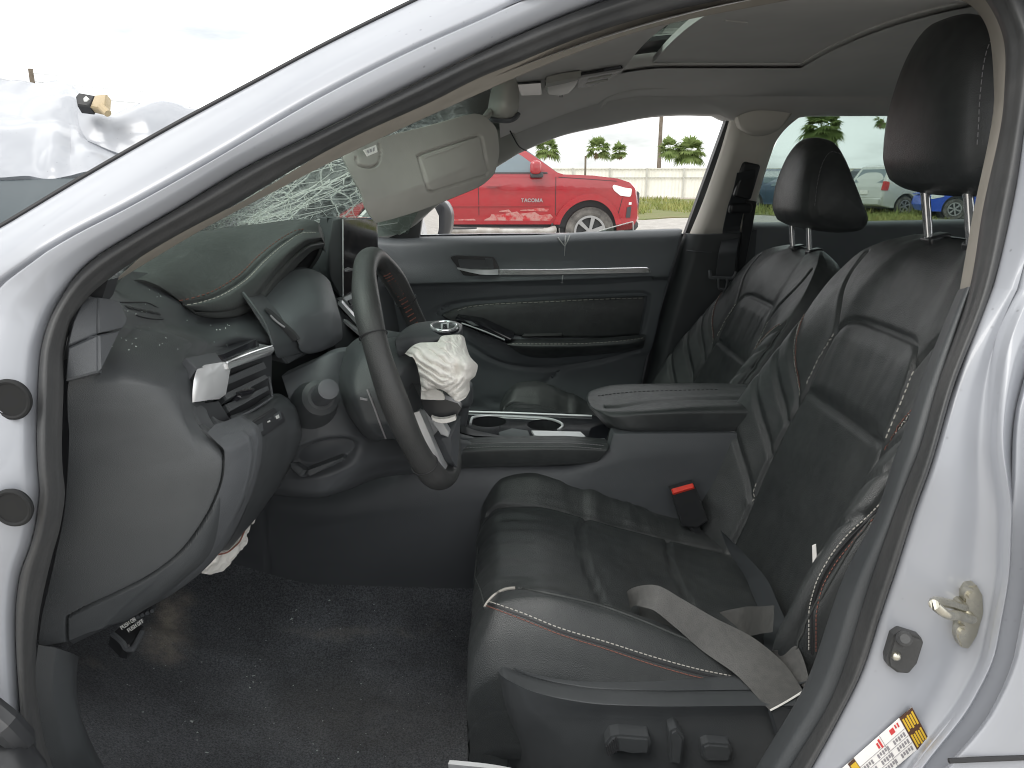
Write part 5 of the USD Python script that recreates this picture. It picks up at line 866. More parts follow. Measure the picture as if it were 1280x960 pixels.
# driver's belt lying across the cushion, with its buckle stalk on the other side
def strap(pp, hw, name, lab=None):
    c = grid(px([[q[0] for q in pp], [q[1] for q in pp]]), 70, 7); return shell(c, (0, .002, -.001))
belt = part('seat_belt', strap([((788, 762, .395), (784, 740, .40)), ((796, 757, .37), (797, 733, .39)), ((815, 762, .352), (822, 732, .375)), ((845, 785, .335), (855, 750, .36)), ((880, 815, .318), (893, 772, .345)), ((922, 845, .29), (943, 798, .33)), ((948, 873, .255), (985, 835, .30)), ((962, 888, .235), (1004, 864, .265))], 0, ''), 'webbing', car, label='grey seat belt lying folded across the driver seat')
part('belt_fold', strap([((800, 770, .41), (797, 752, .42)), ((815, 778, .38), (825, 768, .395)), ((838, 785, .37), (848, 778, .38)), ((852, 782, .36), (856, 772, .37))], 0, ''), 'webbing', belt)
part('belt_loop', strap([((888, 778, .47), (886, 771, .475)), ((905, 790, .45), (905, 764, .46)), ((930, 795, .42), (930, 759, .44)), ((952, 792, .37), (952, 758, .40)), ((966, 790, .34), (968, 757, .37))], 0, ''), 'webbing', belt)
part('belt_upper', strap([((901, 662, .63), (904, 666, .60)), ((912, 690, .60), (935, 697, .56)), ((935, 728, .55), (962, 730, .50)), ((953, 770, .48), (985, 780, .42)), ((955, 800, .42), (994, 806, .36)), ((960, 830, .36), (1003, 830, .32)), ((985, 862, .29), (1013, 850, .28))], 0, ''), 'webbing_dark', belt)
part('belt_slack', strap([((955, 815, .33), (952, 818, .34)), ((975, 812, .325), (968, 832, .33)), ((995, 807, .315), (990, 848, .30)), ((1012, 852, .28), (1006, 860, .28))], 0, ''), 'webbing', belt)
part('belt_hem', tube(chord([P(963, 888, .234), P(985, 876, .248), P(1004, 864, .263)], 12), .0012, 5), 'label_white', belt)
part('belt_anchor', slab([(964, 890, .236), (1005, 866, .262), (1010, 940, .25), (985, 960, .24)], .006, .002), 'webbing_dark', belt)
bk = part('belt_buckle', slab([(838, 615, .735), (868, 606, .735), (886, 652, .73), (872, 661, .73), (852, 659, .735)], .028, .004), 'plastic_black', car)
part('release_button', slab([(839, 611, .737), (866, 603.5, .737), (868, 609, .730), (841, 617, .730)], .02, .002), 'red_plastic', bk)
part('buckle_stalk', tube([P(866, 655, .745), P(874, 672, .755), P(884, 690, .77)], .010, 8), 'plastic_black', bk)
# ---------------------------------------------------------------- floor, console, dashboard, steering wheel
rows = [[(-.75, .82, .50), (-.55, .82, .43), (-.30, .81, .40), (.0, .81, .39), (.5, .81, .39), (.9, .81, .39)], [(-.74, .70, .46), (-.55, .70, .36), (-.30, .72, .325), (.0, .74, .315), (.5, .74, .315), (.9, .74, .315)], [(-.74, .60, .46), (-.52, .60, .335), (-.30, .62, .29), (.0, .62, .278), (.5, .62, .278), (.9, .62, .278)],
        [(-.72, .45, .48), (-.50, .45, .345), (-.28, .45, .29), (.0, .45, .276), (.5, .45, .276), (.9, .45, .276)], [(-.66, .30, .52), (-.47, .28, .385), (-.27, .28, .30), (.0, .28, .276), (.5, .28, .276), (.9, .28, .276)], [(-.60, .18, .56), (-.44, .16, .45), (-.28, .15, .35), (.0, .15, .285), (.5, .15, .285), (.9, .15, .285)]]
CGr = grid(rows, 110, 90); CGr = CGr + np.array([0, 0, 1.0]) * ((meshkit.fbm(CGr * 7, 3, 2) - .5) * .014)[..., None]
CGr[..., 2] += np.exp(-((CGr[..., 1] - .66 - .05 * CGr[..., 0]) / .02) ** 2) * .006
csh = shell(CGr, (0, 0, -.012)); carpet = part('floor_carpet', csh, 'carpet', car, smooth=True)
cuv = proj(csh.vertices); wob = (meshkit.fbm(csh.vertices * 22, 3, 14) - .5) * 30
blob = lambda u, v, a_, b_, g=0.0: np.clip(1.35 - np.hypot((cuv[:, 0] + wob - u + g * (cuv[:, 1] - v)) / a_, (cuv[:, 1] + wob - v) / b_), 0, 1)
dust = np.clip(np.maximum.reduce([blob(206, 800, 30, 28), blob(214, 772, 22, 22), blob(228, 752, 18, 14) * .5, blob(110, 824, 16, 5) * .3, blob(420, 790, 60, 6, .6) * .25, blob(505, 790, 30, 6, 3.0) * .22, blob(470, 900, 120, 50) * .10]), 0, 1)
UsdGeom.PrimvarsAPI(carpet).CreatePrimvar('dust', Sdf.ValueTypeNames.FloatArray, 'vertex').Set(list(map(float, dust)))
CM = trimesh.Trimesh(CGr.reshape(-1, 3), tri(qfaces(90, 110)), process=False)
part('floor_carpet', shell(grid([[(-.75, 1.0, .45), (-.3, 1.0, .33), (.9, 1.0, .33)], [(-.75, 1.1, .42), (-.4, 1.1, .28), (.9, 1.1, .28)], [(-.75, 1.66, .42), (-.4, 1.66, .28), (.9, 1.66, .28)]], 30, 20), (0, 0, -.012)), 'carpet', car)
part('firewall', shell(grid([[(-.60, .12, .45), (-.72, .9, .45), (-.60, 1.7, .45)], [(-.75, .12, .60), (-.80, .9, .60), (-.75, 1.7, .60)], [(-.72, .12, .96), (-.80, .9, .97), (-.72, 1.7, .96)]], 20, 20), (-.01, 0, 0)), 'carpet', car)
# the parking brake pedal
pd = part('brake_pedal', slab([(139, 790, .40), (158, 774, .44), (181, 781, .44), (178, 788, .42), (162, 808, .38), (154, 806, .38)], .02, .004), 'plastic_black', car, label='black parking brake pedal with PUSH ON and PUSH OFF lettering')
for i in range(5): part('pedal_rib', tube([P(166 + i * 6, 774 - i * 2.5, .45), P(169 + i * 6, 768 - i * 2.5, .47)], .003, 6), 'plastic_dark', pd)
part('pedal_edge', tube(chord([P(141, 793, .395), P(153, 803, .383), P(160, 812, .378), P(166, 812, .378), P(178, 790, .41)], 20), .004, 6), 'plastic_dark', pd)
A_, U_ = P(150, 790, .398), P(168, 778, .420); ex = (U_ - A_); ex /= np.linalg.norm(ex); nn = CAM - A_; nn -= ex * (nn @ ex); nn /= np.linalg.norm(nn); ey = np.cross(nn, ex)
for t, o in (('PUSH ON', (0, .001)), ('PUSH OFF', (.006, -.0075))):
    tm = meshkit.text_mesh(t, .0055, .0008, True); W_ = tm.extents[0]; tm.apply_scale([.024 / W_ if t == 'PUSH ON' else .026 / W_, 1, 1]); M_ = np.eye(4); M_[:3, 0], M_[:3, 1], M_[:3, 2] = ex, ey, nn; M_[:3, 3] = A_ + ex * o[0] + ey * o[1] + nn * .006; tm.apply_transform(M_)
    part('lettering', tm, 'white_print', pd, smooth=False)
# console side wall
rows = [[(280, 560, .80), (345, 590, .80), (400, 605, .80), (450, 598, .79), (520, 585, .78), (600, 582, .78), (700, 582, .78), (760, 562, .775), (768, 541, .775), (905, 541, .775), (1000, 545, .78)], [(280, 590, .80), (345, 610, .79), (400, 616, .78), (450, 612, .77), (520, 600, .765), (600, 600, .765), (700, 595, .765), (760, 585, .765), (800, 575, .765), (905, 570, .77), (1000, 570, .78)],
        [(285, 625, .80), (345, 640, .775), (400, 645, .76), (450, 642, .755), (520, 635, .755), (600, 625, .76), (700, 620, .76), (760, 612, .765), (800, 608, .765), (905, 600, .77), (1000, 600, .78)], [(290, 680, .80), (345, 690, .785), (400, 695, .775), (450, 697, .77), (520, 695, .77), (600, 690, .775), (700, 680, .78), (760, 670, .78), (800, 668, .78), (905, 665, .78), (1000, 665, .78)],
        [(296, 712, .81), (345, 724, .80), (400, 728, .79), (450, 728, .79), (520, 726, .79), (600, 724, .79), (700, 722, .79), (760, 720, .79), (800, 720, .79), (905, 720, .79), (1000, 720, .79)], [(296, 740, .82), (345, 752, .82), (400, 756, .82), (450, 756, .82), (520, 756, .82), (600, 756, .82), (700, 756, .82), (760, 756, .82), (800, 756, .82), (905, 756, .82), (1000, 756, .82)]]
KG = groove(grid(px(rows), 150, 70), [[(332, 620), (331, 650), (333, 690), (337, 722)]], 1.2, .004)
con = part('centre_console', shell(KG, (0, .03, 0)), 'plastic_dark', car)
part('console_body', cat([cbox((-.45, .84, .30), (.75, 1.0, .60), .01)]), 'plastic_soft', con)
kp = grid(px([[(560, 553, .80), (640, 549, .80), (700, 549, .80), (757, 553, .80)], [(560, 556, .77), (640, 552.5, .77), (700, 552.5, .77), (760, 556, .77)], [(558, 566, .75), (640, 563, .75), (700, 562, .75), (758, 564, .755)], [(556, 580, .755), (640, 578, .755), (700, 577, .755), (750, 574, .76)], [(556, 588, .79), (640, 584, .79), (700, 582, .79), (742, 579, .79)]]), 60, 30)
kpad = part('knee_pad', shell(kp, (0, .02, 0)), 'leather', con); KM = trimesh.Trimesh(kp.reshape(-1, 3), tri(qfaces(30, 60)), process=False)
part('stitching', cat([dashes(drape([(572, 556 + o), (640, 553.5 + o), (700, 553.5 + o), (756, 557 + o)], KM, .001, 80), .0055, .6, .0006) for o in (0, 4.5)]), 'print_grey', kpad, smooth=False, kind='stuff')
# cup holder panel
def at_z(pp, z): return [PZ(u, v, z) for u, v in pp]
zc_ = float(P(650, 535, .90)[2]); 
tp = np.array(at_z([(560, 549), (757, 551), (765, 530), (742, 519), (700, 516), (600, 513), (560, 514)], zc_)); pg = sg.Polygon(tp[:, :2]).buffer(0)
cups = []
for u, v, w_ in ((611, 527, .036), (681, 531, .036)):
    c0 = PZ(u, v, zc_); cups.append(c0); pg = pg.difference(sg.Point(c0[0], c0[1]).buffer(w_, quad_segs=16))
pm = trimesh.creation.extrude_polygon(pg, .02, engine='earcut'); pm.apply_translation([0, 0, zc_ - .02])
cpl = part('cup_panel', pm, 'gloss_black', con)
for c0 in cups:
    a_ = np.linspace(0, 2 * np.pi, 41)[:-1]; ringp = lambda r, z: np.stack([c0[0] + r * np.cos(a_), c0[1] + r * np.sin(a_), np.full(40, z)], 1)
    cw = part('cup_well', wrapshell(np.stack([ringp(.0395, zc_ - .001), ringp(.036, zc_ - .002), ringp(.033, zc_ - .07), ringp(.002, zc_ - .072)]), False), 'plastic_black', cpl)
ov = np.array(at_z([(584, 527), (590, 521), (640, 519.5), (690, 522), (703, 530), (697, 537)], zc_)); 
part('chrome_ring', tube(chord(np.vstack([at_z([(588, 530), (590, 522.5), (610, 519.5), (650, 521), (688, 524), (703, 531), (698, 537)], zc_ + .001)]), 60), .0028, 8), 'satin_metal', cpl)
part('bright_trim', cat([tube(at_z([(575, 548.5), (756, 549.5)], zc_ + .001), .0022, 6), slab([tuple(PZ(*q, zc_ + .003)[[0]]) and (q[0], q[1], float(PZ(*q, zc_ + .003)[1])) for q in [(664, 538), (726, 539.5), (732, 545), (729, 550), (668, 544)]], .006, .001)]), 'satin_metal', cpl)
part('console_edge', tube(at_z([(584, 514.5), (640, 516), (740, 520)], zc_ + .002), .0022, 6), 'satin_metal', cpl)
cov = grid([at_z([(576, 530), (592, 537), (610, 541)], zc_ + .012), at_z([(576, 540), (600, 545), (640, 546)], zc_ + .014), at_z([(576, 546), (610, 547), (661, 547)], zc_ + .004)], 20, 14); part('shifter_boot', shell(cov, (0, 0, -.01)), 'plastic_black', cpl)
part('shifter_plate', slab([(623, 540, float(PZ(623, 540, zc_ + .014)[1])), (640, 535, float(PZ(640, 535, zc_ + .016)[1])), (660, 538, float(PZ(660, 538, zc_ + .014)[1])), (663, 546, float(PZ(663, 546, zc_ + .008)[1])), (625, 546, float(PZ(625, 546, zc_ + .008)[1]))], .004, .001), 'plastic_dark', cpl)
part('shift_lever', cat([tube([P(577, 535, .89), P(579, 515, .885), P(580, 505, .88)], [.008, .011, .011], 12), rbox((.045, .05, .05), .014, P(577, 492, .88))]), 'plastic_dark', con)
# armrest
rows = [[(742, 487, 1.00), (770, 481, 1.04), (800, 480, 1.05), (870, 479, 1.05), (940, 480, 1.05), (1040, 482, 1.05)], [(736, 492, .92), (765, 486, .95), (800, 484, .96), (870, 483, .96), (940, 483, .96), (1040, 485, .96)], [(735, 500, .85), (762, 503, .85), (800, 500, .86), (870, 495, .86), (940, 494, .86), (1040, 494, .86)],
        [(738, 507, .825), (757, 513, .80), (800, 510, .795), (870, 506, .79), (940, 505, .79), (1040, 505, .79)], [(744, 514, .825), (764, 522, .785), (800, 519, .775), (870, 517, .77), (940, 517, .77), (1040, 517, .77)], [(752, 524, .83), (772, 533, .785), (800, 534, .775), (870, 533, .775), (940, 533, .775), (1040, 533, .775)], [(762, 534, .84), (785, 541, .80), (805, 542, .795), (870, 543, .795), (940, 544, .795), (1040, 544, .795)]]
AG = groove(grid(px(rows), 120, 80), [[(757, 508), (775, 507), (800, 503), (870, 497.5), (940, 497), (1000, 497)]], 1.6, .006)
ar = part('centre_armrest', shell(AG, (0, .03, -.01)), 'leather', car, smooth=50); ARM = trimesh.Trimesh(AG.reshape(-1, 3), tri(qfaces(80, 120)), process=False)
part('stitching', dashes(drape([(748, 495), (770, 492), (800, 489.5), (850, 488), (900, 487)], ARM, .001, 60), .009, .55, .0012), 'print_dark', ar, smooth=False, kind='stuff')

# ---- dashboard: end cap and top
R = [[(122, 338, .27), (146, 338, .31), (194, 343, .40), (244, 358, .49), (272, 368, .54), (302, 370, .57), (338, 384, .57)], [(112, 352, .24), (135, 357, .27), (185, 364, .34), (235, 378, .42), (262, 388, .46), (295, 386, .50), (330, 395, .50)], [(104, 385, .17), (125, 386, .21), (180, 388, .28), (215, 403, .33), (255, 420, .36), (305, 422, .41), (345, 430, .48)], [(96, 420, .13), (120, 420, .16), (160, 415, .22), (205, 422, .25), (240, 438, .27), (295, 434, .42), (345, 435, .52)],
     [(88, 455, .115), (118, 448, .13), (150, 438, .165), (195, 446, .185), (225, 455, .195), (240, 462, .205), (258, 466, .33)], [(84, 490, .112), (110, 485, .118), (150, 480, .125), (195, 484, .135), (225, 490, .155), (241, 495, .18), (258, 498, .33)], [(84, 515, .112), (110, 512, .116), (150, 510, .122), (195, 512, .13), (230, 518, .145), (247, 522, .17), (262, 520, .30)],
     [(86, 545, .114), (110, 545, .118), (150, 545, .124), (200, 545, .130), (240, 545, .140), (258, 540, .160), (285, 530, .24)], [(84, 590, .114), (110, 590, .117), (150, 590, .122), (200, 590, .128), (255, 585, .138), (283, 578, .150), (312, 570, .24)], [(80, 640, .115), (110, 640, .118), (150, 640, .124), (200, 640, .132), (245, 637, .14), (275, 632, .155), (302, 625, .25)],
     [(70, 690, .118), (100, 690, .122), (140, 690, .128), (185, 690, .136), (225, 690, .145), (250, 693, .165), (272, 690, .27)], [(60, 735, .122), (90, 737, .126), (125, 735, .132), (165, 730, .14), (195, 725, .15), (218, 725, .17), (238, 722, .28)], [(52, 770, .125), (75, 772, .13), (100, 770, .136), (135, 760, .145), (160, 755, .155), (178, 757, .175), (192, 755, .28)],
     [(48, 805, .13), (60, 808, .135), (82, 803, .142), (110, 792, .15), (130, 785, .16), (145, 780, .18), (155, 778, .28)]]
DG = grid(px(R), 150, 200)
DG = groove(DG, [[(243, 503), (247, 522), (258, 540), (279, 562), (281, 572), (279, 595), (268, 628), (250, 660), (222, 695), (185, 722), (140, 745), (105, 761), (83, 773)], [(83, 773), (83, 790), (84, 804)]], 1.3, .007)
DG = groove(DG, [[(150, 412), (170, 415), (205, 420), (240, 432)]], 5.0, -.0025)
dash = part('dashboard', shell(DG, (0, .03, -.005)), 'plastic_soft', car, label='dark grey dashboard with its rounded end cap')
DM = trimesh.Trimesh(DG.reshape(-1, 3), tri(qfaces(200, 150)), process=False)
part('side_filler', plate([(70, 440), (84, 400), (112, 360), (135, 350), (128, 372), (106, 400), (98, 450), (94, 640), (62, 740), (50, 800), (40, 800), (44, 740), (62, 640), (68, 560)], .155, .175), 'plastic_black', dash)
# small corner caps at the pillar foot
part('corner_cap', slab([(86, 431, .108), (92, 402, .115), (104, 376, .14), (113, 369, .15), (122, 371, .15), (122, 416, .125), (100, 424, .115)], .03, .002), 'plastic_dark', dash)
part('corner_cap', slab([(124, 371, .15), (150, 375, .17), (160, 398, .18), (159, 404, .175), (155, 410, .165), (125, 416, .125)], .03, .002), 'plastic_dark', dash)
part('corner_cap', slab([(85, 434, .105), (100, 427, .112), (122, 419, .12), (123, 465, .108), (95, 473, .100), (82, 476, .100)], .02, .002), 'plastic_dark', dash)
part('corner_cap', slab([(124, 419, .121), (150, 413, .155), (140, 435, .135), (126, 463, .109)], .02, .002), 'plastic_dark', dash)
# defroster slots
for i in range(5):
    u0, v0 = 156 + 9.2 * i, 381.2 + 2.1 * i; A = np.array([drape([(u0 + a, v0 + b_), (u0 + a + .01, v0 + b_)], DM, .0028, 2)[0] for a, b_ in ((0, 0), (7.5, 1.5), (10.5, 5), (4, 3.4))]); part('defroster_slot', hull(np.vstack([A, A + rad(A, .004)])), 'print_dark', dash)
part('grille_edge', tube(drape([(150, 378), (180, 378), (205, 388), (223, 391), (216, 397), (200, 399), (170, 394)], DM, .0006, 50), .0009, 5), 'print_dark', dash)
# end cap's outer lip (the lower trim ring's front edge)
# vent
part('vent_top', slab([(232, 447, .20), (270, 440, .255), (281, 455, .25), (246, 461, .185)], .03, .002), 'plastic_dark', dash)
vt_ = part('vent_bezel', shell(grid(px([[(246, 462, .186), (264, 459, .215), (282, 457, .25)], [(241.5, 480, .176), (260, 478, .195), (278, 476, .24)], [(240.5, 503, .172), (258, 500.5, .192), (274, 499, .235)]]), 20, 20), (.0, .02, 0)), 'satin_metal', dash)
part('bezel_lower', slab([(242, 505, .172), (274, 500.5, .235), (290, 527, .25), (259, 539, .185)], .02, .002), 'plastic_black', dash)
part('vent_recess', slab([(283, 462, .30), (340, 440, .45), (339, 495, .45), (290, 522, .30), (277, 500, .28)], .05), 'plastic_black', dash)
part('gloss_insert', slab([(278, 443, .255), (321, 424, .40), (326, 434, .41), (284, 453, .262)], .03, .002), 'gloss_black', dash)
part('bright_strip', cat([slab([(284, 455, .247), (342, 433, .42), (344, 437, .42), (340, 443, .418), (285, 462, .247)], .02, .0015), tube(chord([P(284, 453, .243), P(312, 441.5, .32), P(340, 432.5, .415)], 10), .0012, 6)]), 'chrome', dash)
part('vent_slat', slab([(283, 472, .262), (330, 452, .40), (334, 460, .40), (280, 483, .255)], .012, .002), 'plastic_soft', dash)
part('vent_slat', slab([(279, 493, .262), (332, 468, .40), (336, 472, .40), (283, 500, .258)], .012, .002), 'plastic_soft', dash)
part('vent_slat', slab([(283, 505, .262), (335, 482, .40), (337, 487, .40), (288, 514, .258)], .012, .002), 'plastic_soft', dash)
part('vent_knob', cat([slab([(297, 489, .29), (312, 483, .325), (320, 486, .33), (318, 491, .325), (303, 496, .288), (298, 494, .286)], .02, .002)]), 'gloss_black', dash)
part('vent_edge', tube(chord([P(288, 524, .245), P(318, 511, .33), P(340, 496, .405), P(336, 471, .41)], 24), .0018, 6), 'plastic_dark', dash)
# trim ring outer face and lower instrument panel with buttons
ring_in = [(290, 529, .205), (302, 537, .185), (313, 550, .176), (315, 562, .176), (314, 580, .178), (306, 615, .185), (290, 650, .195), (270, 685, .21), (245, 712, .22), (212, 737, .225), (165, 763, .23), (125, 782, .235), (86, 801, .24)]
lip = [P(*c) for c in ring_in]; lip2 = [P(u + 6, v + (4 if v > 640 else -1), y + .06) for u, v, y in ring_in]
ri = [P(u, v, y) for u, v, y in [(259, 541, .150), (270, 552, .146), (280.5, 564, .144), (281, 572, .144), (280, 592, .145), (269, 627, .147), (251, 660, .15), (224, 694, .155), (200, 712, .158), (172, 729, .16), (140, 746, .162), (106, 761, .162), (84, 774, .16)]]
part('trim_ring', shell(grid([chord(ri, 90), D(chord(ri, 90), chord(lip, 90), .5) + [0, -.004, 0], D(chord(ri, 90), chord(lip, 90), .88) + [0, -.002, 0], chord(lip, 90), chord(lip2, 90)], 90, 24), (0, .02, .002)), 'plastic_dark', dash)
rows = [[(291, 527, .215), (318, 514, .33), (340, 499, .41), (352, 497, .44), (362, 503, .46)], [(304, 536, .195), (330, 527, .32), (352, 512, .40), (368, 513, .44), (374, 517, .47)], [(314, 551, .185), (335, 545, .32), (357, 535, .40), (372, 535, .44), (377, 540, .48)], [(316, 570, .19), (335, 572, .33), (352, 570, .41), (366, 565, .45), (371, 566, .50)], [(308, 615, .20), (322, 612, .34), (338, 608, .42), (349, 600, .46), (354, 600, .52)], [(293, 650, .21), (306, 648, .35), (318, 645, .43), (328, 636, .47), (330, 634, .54)], [(268, 690, .225), (280, 688, .36), (290, 684, .44), (300, 672, .48), (302, 668, .56)]]
PG_ = grid(px(rows), 60, 80); lowp = part('lower_panel', shell(PG_, (-.01, .02, 0)), 'plastic_soft', dash)
PM_ = trimesh.Trimesh(PG_.reshape(-1, 3), tri(qfaces(80, 60)), process=False)
def lay(pp, lift, m=PM_):
    o = np.array([drape([q, (q[0] + .01, q[1])], m, lift, 2)[0] for q in pp]); return o
def laid(pp, t, m=PM_, lift=.002):
    A = lay(pp, lift, m); n = np.linalg.svd(A - A.mean(0))[2][2]; n = n if n @ (CAM - A[0]) > 0 else -n; return hull(np.vstack([A, A - n * t]))
sp2 = part('switch_bank', laid([(315, 527), (343, 510), (354, 517), (357, 526), (330, 545), (326, 543)], .006), 'plastic_black', lowp)
for u, v in ((325, 535), (336, 528), (347, 521)):
    bt = part('button', laid([(u - 5, v - 2), (u + 3, v - 7), (u + 6, v + 2), (u - 2, v + 7)], .010, lift=.007), 'plastic_dark', sp2)
    part('button_icon', laid([(u - 2, v - 1), (u + 1.5, v - 3), (u + 2.5, v + 1), (u - 1, v + 3)], .004, lift=.0086), 'white_print', bt)
part('blank_slot', laid([(314, 527), (342, 509.5), (344, 511.5), (316, 529.5)], .003, lift=.0028), 'print_dark', lowp)
# hanging torn knee airbag cloth under the panel
rows = [[(322, 640, .50), (300, 660, .46), (288, 664, .44), (276, 676, .42)], [(316, 650, .48), (304, 668, .45), (288, 680, .425), (264, 690, .40)], [(309, 654, .48), (300, 683, .44), (286, 697, .42), (256, 700, .395)], [(311, 660, .48), (296, 694, .44), (275, 715, .41), (253, 717, .39)]]
G = grid(px(rows), 50, 40); G += gnorm(G) * ((meshkit.fbm(G * 70, 4, 12) - .5) * .022)[..., None]
part('knee_airbag', shell(G, (0, .004, .002)), 'airbag', car, smooth=50, label='torn white knee airbag cloth hanging under the dash')
part('airbag_tear', cat([tube(chord([P(306, 662, .44), P(297, 680, .43), P(285, 690, .41), P(266, 693, .395)], 16), .0012, 5)]), 'stitch_red', car)
# grey lower panel round the column, with the start button socket and cubby
rows = [[(352, 470, .50), (385, 455, .52), (420, 440, .54), (470, 436, .62), (530, 440, .72), (556, 450, .80)], [(362, 500, .48), (390, 490, .49), (425, 470, .52), (470, 470, .60), (535, 480, .70), (558, 500, .79)], [(372, 540, .48), (395, 530, .48), (430, 520, .50), (470, 520, .58), (540, 530, .70), (566, 545, .79)], [(362, 570, .49), (395, 562, .48), (440, 555, .50), (480, 552, .58), (540, 555, .70), (600, 556, .78)],
        [(345, 590, .51), (395, 590, .49), (440, 580, .51), (480, 572, .58), (540, 568, .70), (600, 566, .77)], [(343, 606, .52), (395, 612, .50), (430, 606, .53), (465, 592, .60), (520, 585, .72), (600, 582, .78)], [(343, 618, .60), (395, 622, .58), (430, 614, .62), (465, 600, .68), (520, 592, .77), (600, 588, .80)]]
LG = grid(px(rows), 100, 90)
uv = proj(LG); t_ = np.clip(1.25 - np.hypot((uv[..., 0] - 402) / 48, (uv[..., 1] - 572 + (uv[..., 0] - 402) * .22) / 20), 0, .5) / .5; LG = LG + np.array([-.0, .030, 0]) * (t_ ** 1.5)[..., None]
col = part('column_panel', shell(LG, (0, .03, 0)), 'plastic_dark', dash)
LM = trimesh.Trimesh(LG.reshape(-1, 3), tri(qfaces(90, 100)), process=False)
part('cubby_latch', slab([(361, 578, .475), (366, 577, .475), (381, 588, .465), (375, 596, .465), (362, 586, .47)], .02, .003), 'plastic_soft', col)
part('cubby_lip', slab([(381, 594, .468), (384, 588, .468), (428, 572, .472), (432, 575, .475), (386, 596, .466)], .02, .003), 'plastic_soft', col)
ax = P(392, 497, .44) - P(398, 515, .50); c1, c2 = P(393, 505, .485), P(411, 486, .40)
part('stalk_boot', tube([c1 + (c1 - c2) * .3, c1, D(c1, c2, .45), D(c1, c2, .5)], [.036, .033, .025, .018], 24), 'plastic_soft', col)
stk = part('wiper_stalk', tube([D(c1, c2, .3), D(c1, c2, .75), D(c1, c2, .98), D(c1, c2, 1.0)], [.013, .0145, .0135, .008], 20), 'plastic_dark', col)
part('socket_ring', tube(chord(drape([(372, 498), (372, 515), (385, 530), (405, 527), (416, 508)], LM, .001, 40), 40), .0028, 8), 'plastic_soft', col)
# column shroud
rows = [[(458, 420, .60), (430, 440, .56), (424, 470, .52), (428, 500, .50), (440, 525, .49), (456, 545, .49), (474, 552, .50)], [(490, 425, .52), (462, 440, .48), (448, 470, .45), (450, 500, .43), (458, 525, .43), (468, 540, .44), (480, 549, .46)], [(530, 440, .50), (510, 455, .46), (494, 480, .44), (492, 505, .43), (494, 525, .43), (496, 540, .45), (500, 549, .47)], [(560, 450, .60), (545, 465, .60), (530, 490, .60), (525, 510, .60), (522, 525, .60), (520, 540, .60), (520, 549, .60)]]
G = grid(px(rows), 60, 50); sh_ = part('column_shroud', shell(G, (0, .03, 0)), 'plastic_soft', dash)
part('shroud_line', tube(chord(drape([(459, 487), (468, 510), (477, 535), (482, 548)], trimesh.Trimesh(G.reshape(-1, 3), tri(qfaces(50, 60)), process=False), .001, 30), 30), .0014, 6), 'print_grey', sh_)
part('shroud_mark', slab([(450, 497, .425), (459, 499, .423), (459, 501, .423), (450, 499.5, .425)], .002), 'print_grey', sh_)
# padded cowl over the instruments
bk_ = np.array([P(*c) for c in [(135, 357, .30), (176, 326, .45), (238, 291, .62), (300, 283, .78), (350, 281, .84), (385, 283, .84), (399, 289.5, .80)]]); sti = np.array([P(*c) for c in [(228, 379, .395), (262, 371, .43), (300, 350, .50), (331, 320, .58), (356, 300, .64), (378, 288.5, .69), (399, 290.5, .74)]])
lp1 = np.array([P(*c) for c in [(231, 382, .388), (268, 376.5, .42), (306, 357, .485), (337, 327, .56), (361, 306, .62), (382, 293.5, .675), (400.5, 292.5, .73)]]); lp2 = np.array([P(*c) for c in [(240, 387, .40), (280, 387, .43), (312, 371, .485), (342, 337, .555), (366, 312, .615), (386, 299, .668), (402, 297, .725)]]); lp3 = np.array([P(*c) for c in [(252, 389, .45), (292, 388, .48), (320, 377, .53), (348, 346, .60), (371, 320, .66), (388, 305, .70), (401, 301, .745)]])
HG = grid([bk_ + [0, .02, -.03], bk_] + [bk_ * (1 - t) + sti * t + np.array([0, 0, .016 * math.sin(math.pi * t)]) for t in (.2, .4, .6, .8)] + [sti, lp1, lp2, lp3], 110, 120)
HG = groove(HG, [[(228, 379.5), (262, 371.5), (300, 350.5), (331, 320.5), (356, 300.5), (378, 289)]], 1.2, .004)
cowl = part('instrument_cowl', shell(HG, (-.0, .02, -.012)), 'leather_worn', dash, smooth=50, label='padded instrument cowl with red and white stitching')
HM = trimesh.Trimesh(HG.reshape(-1, 3), tri(qfaces(120, 110)), process=False)
part('stitching', dashes(drape([(234, 381), (265, 373.8), (303, 353.5), (334, 323.5), (358.5, 303), (380, 291), (396, 291)], HM, .0012, 90), .008, .55, .0007), 'stitch_white', cowl, smooth=False, kind='stuff')
part('stitching', dashes(drape([(222, 376), (258, 367), (296, 345.5), (327, 316), (352, 297.5), (372, 287.5), (384, 286)], HM, .0012, 90), .009, .5, .0007), 'stitch_red', cowl, smooth=False, kind='stuff')
